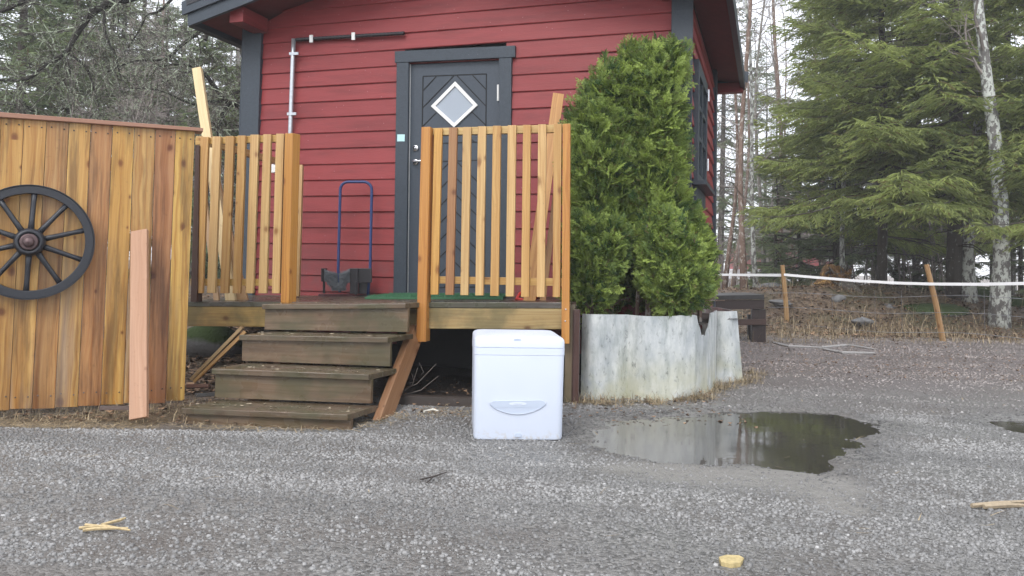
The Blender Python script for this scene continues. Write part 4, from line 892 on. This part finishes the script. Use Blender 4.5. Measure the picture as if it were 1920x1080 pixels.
chip([[(148, 990), (195, 986), (244, 994)], [(160, 984), (200, 988), (215, 990)], [(190, 984), (225, 975), (235, 971)], [(155, 994), (180, 991), (240, 990)]], (.50, .39, .22), "pale splintered straw lying on the gravel in the front left", "wood_splinters", "splinters", .0045)
b = MB(); q = [onz(x, y, .016) for x, y in ((1348, 1044), (1362, 1040), (1386, 1041), (1395, 1046), (1388, 1055), (1370, 1057), (1352, 1053))]; b.add(q+[p-UPV*.012 for p in q], [tuple(range(7))[::-1]]+[(k, (k+1) % 7, 7+(k+1) % 7, 7+k) for k in range(7)], (.50, .40, .20)); tag(b.build("wood_chip", STRAW), "flat yellow wood chip lying on the gravel in the front right", "chip")
chip([[(788, 899), (815, 893), (838, 885)], [(812, 894), (806, 900), (800, 905)]], (.06, .05, .045), "thin dark twig on the gravel below the steps", "twig", "twig", .003)
chip([[(795, 772), (812, 768), (822, 771)]], (.7, .68, .6), "small white bone shaped stick lying beside the steps", "stick", "stick", .007)
chip([[(1822, 948), (1870, 944), (1925, 940)], [(1845, 950), (1890, 947), (1930, 948)]], (.36, .29, .2), "pale split stick at the right edge of the gravel", "stick", "stick", .008)
chip([[(1450, 643), (1480, 650), (1540, 652)], [(1540, 652), (1590, 648), (1640, 655)], [(1545, 655), (1580, 662), (1640, 662)]], (.30, .29, .28), "long grey fallen branch on the ground before the pasture fence", "fallen_branch", "branch", .018)
b = MB()
for x0, y0, x1, y1 in ((735, 742, 818, 682), (745, 744, 822, 705), (752, 738, 783, 690), (768, 718, 772, 700), (790, 702, 786, 680), (740, 738, 760, 690)):
    p, q = at(x0, y0, 4.75), at(x1, y1, 4.6); m_ = (p+q)/2+[.02, 0, -.02]; b.tube([p, m_, q], [.0025, .002, .0012], 4)
tag(b.build("bare_twig", TWIG), "bare thin twigs poking out under the porch deck", "twig")

# ---------------------------------------------------------------- rocks, stump, table, pasture fence
def gp(px, py, Y): p = at(px, py, Y); p[2] = float(ground(p[0], p[1])); return p
def rock(p, sx, sy, sz, mat, label, seed, name="rock"):
    r = np.random.default_rng(seed); n1, n2 = 18, 12; vs = []; k = r.normal(size=(5, 3))*2.2; ph = r.random(5)*6
    for i in range(n2+1):
        th_ = math.pi*i/n2
        for j in range(n1):
            g = 2*math.pi*j/n1; d = np.array([math.sin(th_)*math.cos(g), math.sin(th_)*math.sin(g), math.cos(th_)])
            m_ = 1+sum(.15*math.sin(k[q]@d+ph[q]) for q in range(5)); vs.append(np.array(p)+d*m_*[sx, sy, sz])
    fs = [(i*n1+j, (i+1)*n1+j, (i+1)*n1+(j+1) % n1, i*n1+(j+1) % n1) for i in range(n2) for j in range(n1)]
    return tag(MB().add(vs, fs).build(name, mat, None, 0, True), label, "rock")
rock(gp(408, 632, 5.9)+[0, 0, .05], .19, .18, .11, MOSS, "mossy rock lying behind the deck beam left of the steps", 1)
rock(at(1617, 604, 10.9), .11, .10, .055, STONE, "pale grey rock in the dry grass behind the pasture fence", 3)
rock(at(1570, 562, 12.2), .10, .1, .08, STONE, "rounded dark rock on the mound below the stump", 4)
rock(at(1450, 540, 15.0), .28, .25, .10, STONE, "flat grey rock behind the left pasture fence post", 5)
rock(at(1468, 568, 12.0), .16, .12, .035, STONE, "small flat slab of stone beside the left pasture fence post", 6)
rock(at(1720, 585, 12.5), .75, .5, .17, MOSS, "long low mossy rock behind the leaning fence post", 7)
rock(at(1855, 575, 13.0), .8, .5, .22, MOSS, "large mossy boulder beside the lichen covered birch", 8)
rock(at(1665, 583, 12.0), .13, .12, .09, STONE, "pale pointed rock in the brown litter of the mound", 9)
rock(at(1905, 1062, 2.55)+[0.03, 0, -.09], .07, .05, .035, STONE, "mossy stone at the lower right edge of the gravel", 10)
stp = gp(1565, 548, 13.2)
stump = thing("uprooted_stump", "rotten brown uprooted stump on the mound behind the fence", "stump", stp)
b = MB(); c = at(1565, 525, 13.2); r_ = random.Random(3)
n1, n2 = 26, 14; vs = []
for i in range(n2+1):
    for j in range(n1):
        th_, g = math.pi*i/n2, 2*math.pi*j/n1; d = np.array([math.sin(th_)*math.cos(g), math.sin(th_)*math.sin(g), math.cos(th_)]); m_ = 1+.18*math.sin(5*d[0]+3*d[2]+1)+.14*math.sin(9*d[2]-4*d[0])+r_.uniform(-.08, .08); vs.append(c+d*m_*[.27, .2, .24])
b.add(vs, [(i*n1+j, (i+1)*n1+j, (i+1)*n1+(j+1) % n1, i*n1+(j+1) % n1) for i in range(n2) for j in range(n1)])
b.build("root_plate", m_bark("rotten_wood", (.035, .02, .01), (.20, .11, .045), 5, (.30, .18, .06), .6), stump)
b = MB()
for k in range(16): a = c+np.array([r_.uniform(-.22, .22), -.1, r_.uniform(-.15, .2)]); b.tube([a, a+[r_.uniform(-.1, .1), -.1, r_.uniform(-.05, .15)], a+[r_.uniform(-.2, .2), -.15, r_.uniform(-.15, .2)]], [.02, .012, .003], 5)
b.tube([at(1585, 535, 13.0), at(1605, 550, 12.7), at(1622, 562, 12.4)], [.13, .10, .05], 8); b.build("root", BARKD, stump)

TY = 8.9; tb = thing("garden_table", "dark brown wooden garden table behind the planter", "table", gp(1400, 640, TY))
def tbq(x0, y0, x1, y1, Y, dep, name, c, sk=0):
    q = [at(x0, y0, Y), at(x1, y0+sk, Y), at(x1, y1+sk, Y), at(x0, y1, Y)]; return MB().hexa(q+[p+np.array([.1*dep, dep, 0]) for p in q], c).build(name, DARKW, tb, .004)
tbq(1290, 555, 1433, 563.5, TY, .85, "table_top", (.035, .035, .036), -2.5); tbq(1296, 564, 1433, 581, TY+.02, .03, "apron", (.035, .022, .02), -2.0)
tbq(1410, 580, 1436, 643, TY+.05, .08, "leg", (.032, .02, .018)); tbq(1403, 590, 1419, 645, TY+.35, .08, "leg", (.02, .015, .014)); tbq(1384, 599, 1437, 610, TY-.0, .045, "stretcher", (.06, .034, .027), -1)
tbq(1300, 580, 1322, 640, TY+.05, .08, "leg", (.032, .02, .018)); tbq(1298, 590, 1314, 640, TY+.65, .08, "leg", (.02, .015, .014))

FEY = lambda x: 11.6+(9.9-11.6)*(x-1475)/(1770-1475)
pf = thing("pasture_fence", "white electric tape fence with thin wires on two wooden stakes", "fence", gp(1600, 610, 11))
for a0, a1, Y in (((1467, 497), (1477, 612), 11.3), ((1737, 496), (1771, 640), 9.7)):
    MB().tube([at(*a1, Y)-UPV*.1, at((a0[0]+a1[0])/2+.5, (a0[1]+a1[1])/2, Y), at(*a0, Y)], [.036, .034, .030], 8, (.34, .22, .10)).build("stake", WOODN, pf)
def strip(pts, hgt, name, mat):
    b = MB(); n = len(pts); vs = []
    for p in pts: vs += [p+UPV*hgt/2, p-UPV*hgt/2, p-UPV*hgt/2+[0, .003, 0], p+UPV*hgt/2+[0, .003, 0]]
    fs = []
    for i in range(n-1):
        for j in range(4): fs.append((i*4+j, (i+1)*4+j, (i+1)*4+(j+1) % 4, i*4+(j+1) % 4))
    return b.add(vs, fs).build(name, mat, pf)
strip([at(1300, 513, 15.0), at(1345, 515, 14), at(1400, 515.5, 12.8), at(1470, 516, 11.3)], .040, "tape", TAPE)
strip([at(x, y, 11.3+(9.7-11.3)*(x-1470)/(1745-1470)-.04) for x, y in ((1470, 515), (1540, 521), (1600, 526), (1680, 530.5), (1745, 532.5), (1830, 533), (1920, 531.5), (2010, 528), (2300, 520), (2500, 512))], .034, "tape", TAPE)
for dy in (25, 52, 84):
    MB().tube([at(x, 527+dy*(1+.0006*(x-1480))+3*math.sin(x*.02), 11.3+(9.7-11.3)*(x-1470)/(1755-1470)-.05) for x in range(1440, 2000, 40)], .0028, 4).build("wire", WIRE, pf)
for x in (1560, 1640, 1690, 1845, 1890): MB().tube([at(x, 545, 11.3-1.6*(x-1470)/285-.05), at(x+2, 615+.05*(x-1500), 11.3-1.6*(x-1470)/285-.05)], .0022, 4).build("wire", WIRE, pf)

# ---------------------------------------------------------------- far red house beyond the trees
fh = thing("far_house", "distant red house with a white base beyond the trees", "house", at(1500, 530, 42))
def fq(x0, y0, x1, y1, Y, dep): q = [at(x0, y0, Y), at(x1, y0, Y), at(x1, y1, Y), at(x0, y1, Y)]; return MB().hexa(q+[p+np.array([0, dep, 0]) for p in q])
fq(1425, 462, 1600, 505, 42, 6).build("wall", m_plain("far_red", (.42, .10, .10), .7, 0, .2, 3), fh); fq(1423, 505, 1602, 535, 41.95, 6.1).build("plinth", m_plain("far_white", (.80, .80, .82), .7, 0, .05, 2), fh)
q = [at(1415, 462, 41.5), at(1610, 462, 41.5), at(1590, 425, 45), at(1435, 425, 45)]; MB().hexa(q+[p-UPV*.15 for p in q]).build("roof", m_plain("far_roof", (.10, .07, .07), .8), fh)
for x in (1455, 1545): MB().hexa([at(x, 470, 41.9), at(x+16, 470, 41.9), at(x+16, 490, 41.9), at(x, 490, 41.9)]+[at(x, 470, 42.1), at(x+16, 470, 42.1), at(x+16, 490, 42.1), at(x, 490, 42.1)]).build("window", WHITE, fh)

# ---------------------------------------------------------------- trees
def ribbons(P0, P1, wd, tn):           # crossed tapering needle ribbons: (n,3),(n,3)
    d = P1-P0; d = d/(np.linalg.norm(d, axis=1, keepdims=True)+1e-9); up = np.array([0, 0, 1.0]); s_ = np.cross(d, up); s_ /= np.linalg.norm(s_, axis=1, keepdims=True)+1e-6; u = np.cross(s_, d); out = []
    M = P0*.45+P1*.55
    for k in (s_, u):
        w_ = k*(wd/2)[:, None]; out.append(np.stack([P0, M-w_, P1, M+w_], 1))
    V = np.concatenate(out, 0).reshape(-1, 3); return V, np.repeat(np.concatenate([tn, tn]), 4)
def spruce_branch(rng, L, dens=1.0):
    """needled branch along +x: list of ribbons (p0,p1,w,t)"""
    nT = max(6, int(L*13*dens)); P0, P1, Wd, Tn = [], [], [], []
    ax = lambda t: np.array([L*t, L*.05*math.sin(t*4+rng.random()), -L*(.26*t**1.3-.20*t**3)])
    wood = [ax(t) for t in np.linspace(0, 1, 6)]
    for i in range(nT):
        t = .10+.90*(i+.5)/nT; p = ax(t)
        for sg in (-1, 1):
            l = L*(.10+.34*(1-t)**.8*min(1, t*3.2))*rng.uniform(.6, 1.15); a = rng.uniform(.75, 1.1); dr_ = rng.uniform(.05, .6)
            e = p+np.array([math.cos(a)*l, sg*math.sin(a)*l, -dr_*l]); tn = min(1, max(0, rng.gauss(.42+.25*t, .18)))
            P0.append(p); P1.append(e); Wd.append(.02); Tn.append(tn)
            m = max(2, int(l*14*dens))
            for j in range(m):
                u = .15+.85*(j+rng.random()*.6)/m; q = p+(e-p)*u
                for s2 in (-1, 1):
                    l2 = rng.uniform(.05, .15)*(1.2-.5*u); a2 = a*sg+s2*rng.uniform(.5, 1.0)
                    P0.append(q); P1.append(q+np.array([math.cos(a2)*l2, math.sin(a2)*l2, -l2*rng.uniform(.2, .9)])); Wd.append(rng.uniform(.014, .026)); Tn.append(min(1, max(0, tn+rng.uniform(-.15, .25))))
    P0.append(ax(.9)); P1.append(ax(1.03)); Wd.append(.03); Tn.append(.8)
    return np.array(P0), np.array(P1), np.array(Wd), np.array(Tn), wood
def make_spruce(seed, hgt, z0, Lmax, dens, mat, r0, dead=True, nb=14):
    rng = random.Random(seed); br = [spruce_branch(rng, 1.0*Lmax*f, dens) for f in (1, 1, .8, .8, .6, .6, .4, .4, .22)]
    fr_ = [1, 1, .8, .8, .6, .6, .4, .4, .22]; V, T, wd_ = [], [], MB(); z = z0
    while z < hgt-.1:
        rel = 1-(z-z0)/(hgt-z0); Lw = (.12+.88*rel**.85); n = rng.randint(3, 5) if z > z0+.3 else 4
        for k in range(n):
            L_ = Lw*rng.uniform(.72, 1.12); i = min(range(9), key=lambda q: abs(fr_[q]-L_)+rng.random()*.05); s_ = L_/fr_[i]*1.0
            g = rng.random()*6.28; el = rng.uniform(-.18, .2)+.35*(1-rel); ca, sa, ce, se = math.cos(g), math.sin(g), math.cos(el), math.sin(el)
            R_ = np.array([[ca, -sa, 0], [sa, ca, 0], [0, 0, 1]])@np.array([[ce, 0, -se], [0, 1, 0], [se, 0, ce]])*s_
            p0, p1, w_, tn, wood = br[i]; o = np.array([0, 0, z+rng.uniform(-.1, .1)])
            v, t = ribbons(p0@R_.T+o, p1@R_.T+o, w_*min(1.25, s_), np.clip(tn+rng.uniform(-.12, .12), 0, 1)); V.append(v); T.append(t)
            wp = [R_@q+o for q in wood]; wd_.tube(wp, [max(.004, .022*s_*L_*(1-.85*j/5)) for j in range(6)], 4, cap=False)
        z += rng.uniform(.22, .38)*(.6+.4*hgt/10)
    if dead:
        for k in range(18):
            z = rng.uniform(.5, z0+.8); g = rng.random()*6.28; l = rng.uniform(.4, 1.3); d = np.array([math.cos(g), math.sin(g), -.15]); p = np.array([0, 0, z]); wd_.tube([p, p+d*l*.5+[0, 0, .03], p+d*l+[0, 0, -.1]], [.011, .008, .003], 4, cap=False)
    V = np.concatenate(V); T = np.concatenate(T)
    root = thing("spruce_tree", "spruce tree", "tree", (0, 0, 0)); big_mesh("crown", V, np.arange(len(V)).reshape(-1, 4), mat, np.stack([T, np.where(RNG.random(len(T)//4+1) > .93, .8, 0).repeat(4)[:len(T)], T*0], -1), root)
    pts = [np.array([.03*math.sin(q*1.3+seed), .03*math.cos(q*.9), q*hgt/8]) for q in range(9)]; pts[0][2] = -.3; tr_ = MB().tube(pts, [r0*(1-.93*(q/8)) for q in range(9)], 10); tr_.build("trunk", BARKD, root, 0, True)
    wd_.build("branch", BARKD, root); return root
def make_bare(seed, hgt, r0, bark, twig, lean=.05, nbr=26, zmin=.3, spread=.45, fine=1.0, name="bare_tree", stems=1, lim=4):
    rng = random.Random(seed); root = thing(name, "bare tree", "tree", (0, 0, 0)); tb_, wb = MB(), MB()
    def grow(p, d, L, r, lvl):
        n = 5 if lvl < 2 else 4; pts = [p]; dd = np.array(d)
        for k in range(n): dd = nrm(dd+np.array([rng.gauss(0, .16), rng.gauss(0, .16), rng.gauss(.03, .10)])*(1+.3*lvl)); pts.append(pts[-1]+dd*L/n)
        rr_ = [max(.0022, r*(1-.72*k/n)) for k in range(n+1)]; wb.tube(pts, rr_, 4 if lvl < 2 else 3, cap=False)
        if lvl < lim-1:
            m = max(2, int((7 if lvl == 0 else 5)*fine))
            for k in range(m):
                u = rng.uniform(.25, 1)*n; i = min(n-1, int(u)); q = pts[i]+(pts[i+1]-pts[i])*(u-i); t = nrm(pts[i+1]-pts[i]); a = nrm(np.array([rng.gauss(0, 1), rng.gauss(0, 1), rng.gauss(.15, .7)])); a = nrm(a-t*(a@t)); grow(q, t*.72+a*rng.uniform(.45, .9), L*rng.uniform(.35, .62), rr_[i]*.55, lvl+1)
    for s_ in range(stems):
        n = 10; pts = []; x, y = (0, 0) if stems == 1 else (rng.uniform(-.5, .5), rng.uniform(-.5, .5)); lx, ly = rng.uniform(-lean, lean), rng.uniform(-lean, lean)
        for k in range(n+1): pts.append(np.array([x+lx*hgt*k/n+.02*hgt*math.sin(k*.8+seed)*k/n*.6, y+ly*hgt*k/n+.015*hgt*math.cos(k*.7+seed), hgt*k/n]))
        pts[0][2] = -.3; rad = [r0*(1.15-.3*min(1, k))*(1-.9*k/n) if k else r0*1.2 for k in range(n+1)]; tb_.tube(pts, rad, 10)
        for k in range(nbr):
            u = (zmin+(1-zmin)*rng.random()**.8)*n*.98; i = min(n-1, int(u)); q = pts[i]+(pts[i+1]-pts[i])*(u-i); g = rng.random()*6.28
            grow(q, nrm(np.array([math.cos(g)*spread*1.6, math.sin(g)*spread*1.6, rng.uniform(.05, .9)])), hgt*rng.uniform(.10, .22)*(1.25-u/n*.75), max(.006, rad[i]*.30), 1)
    tb_.build("trunk", bark, root, 0, True); wb.build("branch", twig, root); return root
PROT = {}
def place(kind, px, Y, label, group=None, sc=1.0, rz=None, tilt=(0, 0), first={}):
    p = at(px, 540, Y); p[2] = float(ground(p[0], p[1])); o = PROT[kind]
    if kind in first: o = copy_tree(o)
    first[kind] = 1
    o.location = p; o.rotation_euler = (tilt[0], tilt[1], random.random()*6.28 if rz is None else rz); o.scale = (sc, sc, sc*random.uniform(.95, 1.05)); tag(o, label, "tree", group); return o
PROT['spruceA'] = make_spruce(11, 9.5, 1.6, 2.4, 1.0, NEEDLE, .085)
PROT['spruceB'] = make_spruce(12, 11.0, 1.8, 2.6, .95, NEEDLE, .125)
PROT['spruceC'] = make_spruce(13, 12.0, 1.4, 2.6, .6, NEEDLED, .11)
PROT['young'] = make_spruce(14, 3.6, .25, 1.15, 1.0, NEEDLED, .05, False)
PROT['birch'] = make_bare(21, 10, .165, BARKB, TWIG, .02, 22, .35, .5, .8, "birch_tree")
PROT['slim'] = make_bare(22, 10, .06, BARKG, TWIG, .03, 26, .22, .5, .9)
PROT['slim2'] = make_bare(23, 11, .075, BARKP, TWIG, .05, 24, .3, .5, .9)
PROT['slim3'] = make_bare(25, 9, .05, BARKB, TWIG, .06, 26, .15, .55, 1.0, "birch_tree")
PROT['shrub'] = make_bare(24, 3.4, .022, TWIG, TWIG, .18, 16, .05, .5, 1.0, "bare_shrub", 6, 4)
# right: spruces
SG = "spruces on the right of the yard"
place('spruceA', 1655, 13.2, "light green drooping spruce above the uprooted stump", SG, 1.0)
place('spruceB', 1790, 12.6, "spruce with a thick dark bare lower trunk beside the birches", SG, 1.0)
place('spruceA', 2035, 11.6, "bright spruce reaching in from the right edge of the yard", SG, 1.0)
place('spruceA', 1575, 16.5, "dark green spruce standing left of the stump, behind the fence tape", SG, .95)
place('spruceA', 1720, 17.5, "deep green spruce behind the leaning fence stake", SG, 1.0)
place('young', 1455, 17, "small green young spruce behind the left pasture stake", SG, .9)
place('spruceB', 1890, 17.5, "tall spruce behind the two lichen covered birches", SG, 1.0)
YG = "young spruces at the foot of the right wood"
for px, Y, sc_ in ((1500, 18, 1.15), (1565, 16.5, .9), (1645, 18.5, 1.2), (1735, 18, 1.15), (1810, 19, 1.1), (1915, 16, 1.0)):
    place('young', px, Y, "low bushy young spruce between the trunks of the right wood", YG, sc_)
FG = "spruces deep in the right wood"
for px, Y in ((1590, 24), (1680, 26), (1780, 24), (1860, 27), (1940, 25), (1540, 36), (1352, 30), (1435, 40), (1270, 34)):
    place('spruceC', px, Y, "dim dark spruce deep in the wood on the right", FG, random.uniform(.9, 1.25))
# right: birches and slim trunks
place('birch', 1860, 11.4, "thick birch trunk blotched with pale lichen, nearer of the pair", None, .88, 1.0)
place('birch', 1826, 12.5, "thinner lichen blotched birch just left of the thick birch", None, .72, 4.0, (0, -.03))
place('slim3', 1592, 14.2, "slim pinkish birch rising just behind the uprooted stump", None, 1.0, .4)
place('slim2', 1392, 15.5, "reddish slim trunk standing just right of the cabin eave", None, 1.0, .3)
place('slim3', 1430, 16, "crooked pale birch leaning over the garden table", None, 1.15, 2.0, (0, .08))
place('slim', 1418, 19, "straight grey slim tree behind the crooked pale birch", None, 1.1, 1.2)
place('slim2', 1462, 21, "tall thin trunk in the pale gap of sky right of the cabin", None, 1.2, 3.3)
TG = "slim bare trees in the right wood"
for px, Y in ((1300, 27), (1328, 31), (1402, 31), (1345, 22), (1362, 18), (1378, 26), (1405, 24), (1445, 28), (1490, 27), (1545, 22), (1570, 27), (1625, 21), (1650, 28), (1700, 22), (1745, 19), (1765, 27), (1815, 21), (1905, 20), (1930, 15)):
    place(random.choice(('slim', 'slim2', 'slim3')), px, Y, "slim bare trunk among many in the wood on the right", TG, random.uniform(.8, 1.15))
BG = "leafless shrubs in the right wood"
for px, Y in ((1360, 20), (1420, 23), (1480, 25), (1535, 19), (1600, 18), (1640, 17), (1700, 16.5), (1760, 16), (1900, 16)):
    place('shrub', px, Y, "leafless twiggy shrub at the foot of the right wood", BG, random.uniform(.6, .9))
# left: wood behind the fence
LG = "spruces behind the plank fence"
for px, Y, k, sc_ in ((25, 12.5, 'spruceC', .85), (215, 15.5, 'spruceC', .8), (120, 14, 'young', 1.5), (300, 14.5, 'young', 1.5), (385, 12, 'young', 1.1), (440, 13, 'young', 1.3), (250, 22, 'spruceC', 1.0), (120, 20, 'spruceC', 1.0), (-120, 15, 'spruceC', 1.1), (330, 27, 'spruceC', 1.2), (430, 24, 'spruceC', 1.0), (60, 27, 'spruceC', 1.3), (190, 30, 'spruceC', 1.3)):
    place(k, px, Y, "dark spruce in the wood behind the plank fence", LG, sc_)
LB = "bare trees behind the plank fence"
for px, Y in ((110, 19), (165, 15), (240, 17), (300, 19), (350, 16), (400, 20), (440, 17), (460, 23), (135, 24)):
    place(random.choice(('slim', 'slim2', 'slim3')), px, Y, "bare grey tree in the thicket behind the plank fence", LB, random.uniform(.8, 1.1))
LS = "leafless shrubs behind the plank fence"
for px, Y in ((190, 12), (310, 12.5), (415, 12), (365, 14)):
    place('shrub', px, Y, "leafless twiggy shrub behind the plank fence", LS, random.uniform(.8, 1.25))
# the old lichen covered tree whose limbs hang over the fence
ot = thing("old_tree", "old crooked tree with dark lichen covered limbs left of the cabin", "tree", gp(475, 540, 9.2))
OY = 9.0; rg = random.Random(5); ob, otr, otw = MB(), MB(), MB()
def limb(pxs, Ys, r0, r1, twig=1.0, trunk=False):
    P = catm([at(x, y, Y) for (x, y), Y in zip(pxs, Ys)], 4); n = len(P); rad = np.linspace(r0, r1, n); (otr if trunk else ob).tube(list(P), list(rad), 8 if r0 > .03 else 6)
    if trunk: return
    def tw(p, d, L, r, lvl):
        pts = [p]; dd = d
        for k in range(4): dd = nrm(dd+np.array([rg.gauss(0, .28), rg.gauss(0, .28), rg.gauss(-.04, .24)])); pts.append(pts[-1]+dd*L/4)
        otw.tube(pts, [max(.0022, r*(1-.7*k/4)) for k in range(5)], 4, cap=False)
        if lvl < 2:
            for k in range(4):
                i = rg.randint(1, 3); a = nrm(np.array([rg.gauss(0, 1), rg.gauss(0, .8), rg.gauss(0, 1)])); tw(pts[i], nrm(nrm(pts[i+1]-pts[i])*.6+a*.8), L*rg.uniform(.4, .7), r*.6, lvl+1)
    for k in range(int(n*.55*twig)):
        i = rg.randint(1, n-2); t = nrm(P[i+1]-P[i]); a = nrm(np.array([rg.gauss(0, 1), rg.gauss(0, .7), rg.gauss(0, 1)])); tw(P[i], nrm(t*.5+a*.8), rg.uniform(.35, 1.0), max(.005, rad[i]*.38), 0)
limb([(478, 570), (474, 430), (472, 250), (470, 120), (480, 0), (500, -150)], [9.2]*6, .13, .07, 0, True)
limb([(600, -40), (545, 0), (490, 15), (470, 38), (400, 48), (385, 75)], [9, 9, 8.9, 8.8, 8.7, 8.6], .05, .02)
limb([(260, -20), (200, 8), (170, 28), (140, 70), (122, 100), (90, 120), (50, 148), (0, 150)], [8.4, 8.4, 8.3, 8.3, 8.2, 8.2, 8.1, 8.1], .045, .012, 1.3)
limb([(270, -10), (230, 2), (195, 10)], [8.5, 8.4, 8.4], .035, .03, .6)
limb([(195, 5), (197, 60), (215, 100), (225, 140)], [8.4, 8.3, 8.3, 8.3], .02, .008, 1)
limb([(125, 98), (160, 125), (175, 160), (185, 200)], [8.2, 8.3, 8.3, 8.3], .018, .008, 1)
limb([(122, 102), (130, 140), (95, 165), (60, 200)], [8.2, 8.2, 8.3, 8.3], .016, .006, 1)
limb([(472, 190), (440, 195), (425, 190), (400, 160), (380, 135), (345, 120), (290, 125)], [9.1, 9, 9, 8.9, 8.8, 8.8, 8.7], .04, .01, 1.3)
limb([(430, 195), (415, 220), (408, 245), (410, 300)], [9, 8.9, 8.9, 8.9], .03, .012, 1.2)
limb([(470, 150), (450, 170), (432, 178)], [9.1, 9, 9], .025, .012, 1)
limb([(425, 190), (395, 190), (360, 195), (300, 170), (240, 165)], [9, 8.9, 8.8, 8.7, 8.7], .018, .005, 1.4)
limb([(470, 250), (430, 270), (400, 300), (380, 350), (395, 450)], [9, 8.9, 8.8, 8.7, 8.7], .03, .012, 1.2)
limb([(395, 45), (340, 85), (310, 110), (250, 115), (200, 135)], [8.8, 8.7, 8.6, 8.6, 8.6], .022, .006, 1.4)
limb([(0, 22), (30, 10), (60, -10)], [8, 8, 8], .022, .03, .8)
limb([(330, -10), (300, 20), (275, 30), (262, 55), (240, 90)], [8.6, 8.6, 8.5, 8.5, 8.5], .02, .006, 1.3)
LIMB = m_bark('dark_limb_bark', (.012, .011, .010), (.05, .046, .04), 12, (.22, .27, .18), .63); otr.build("trunk", LIMB, ot, 0, True); ob.build("limb", LIMB, ot); otw.build("twig", TWIGL, ot)
# ---------------------------------------------------------------- rain haze
_hm = bpy.data.materials.new("rain_haze"); _hm.use_nodes = True; _ht = _hm.node_tree; _ht.nodes.clear()
_ho = _ht.nodes.new('ShaderNodeOutputMaterial'); _hv = _ht.nodes.new('ShaderNodeVolumePrincipled'); _hv.inputs['Color'].default_value = (.95, .96, .98, 1); _hv.inputs['Density'].default_value = .003
_ht.links.new(_hv.outputs[0], _ho.inputs['Volume'])
b = MB(); b.box((-126, -36, -3), (252, 0, 0), (0, 202, 0), (0, 0, 22)); hz = b.build("haze", _hm); tag(hz, "thin rain haze hanging in the air over the yard and wood", "haze", kind="stuff")
for o in bpy.data.objects:
    if '_o' in o: del o['_o']
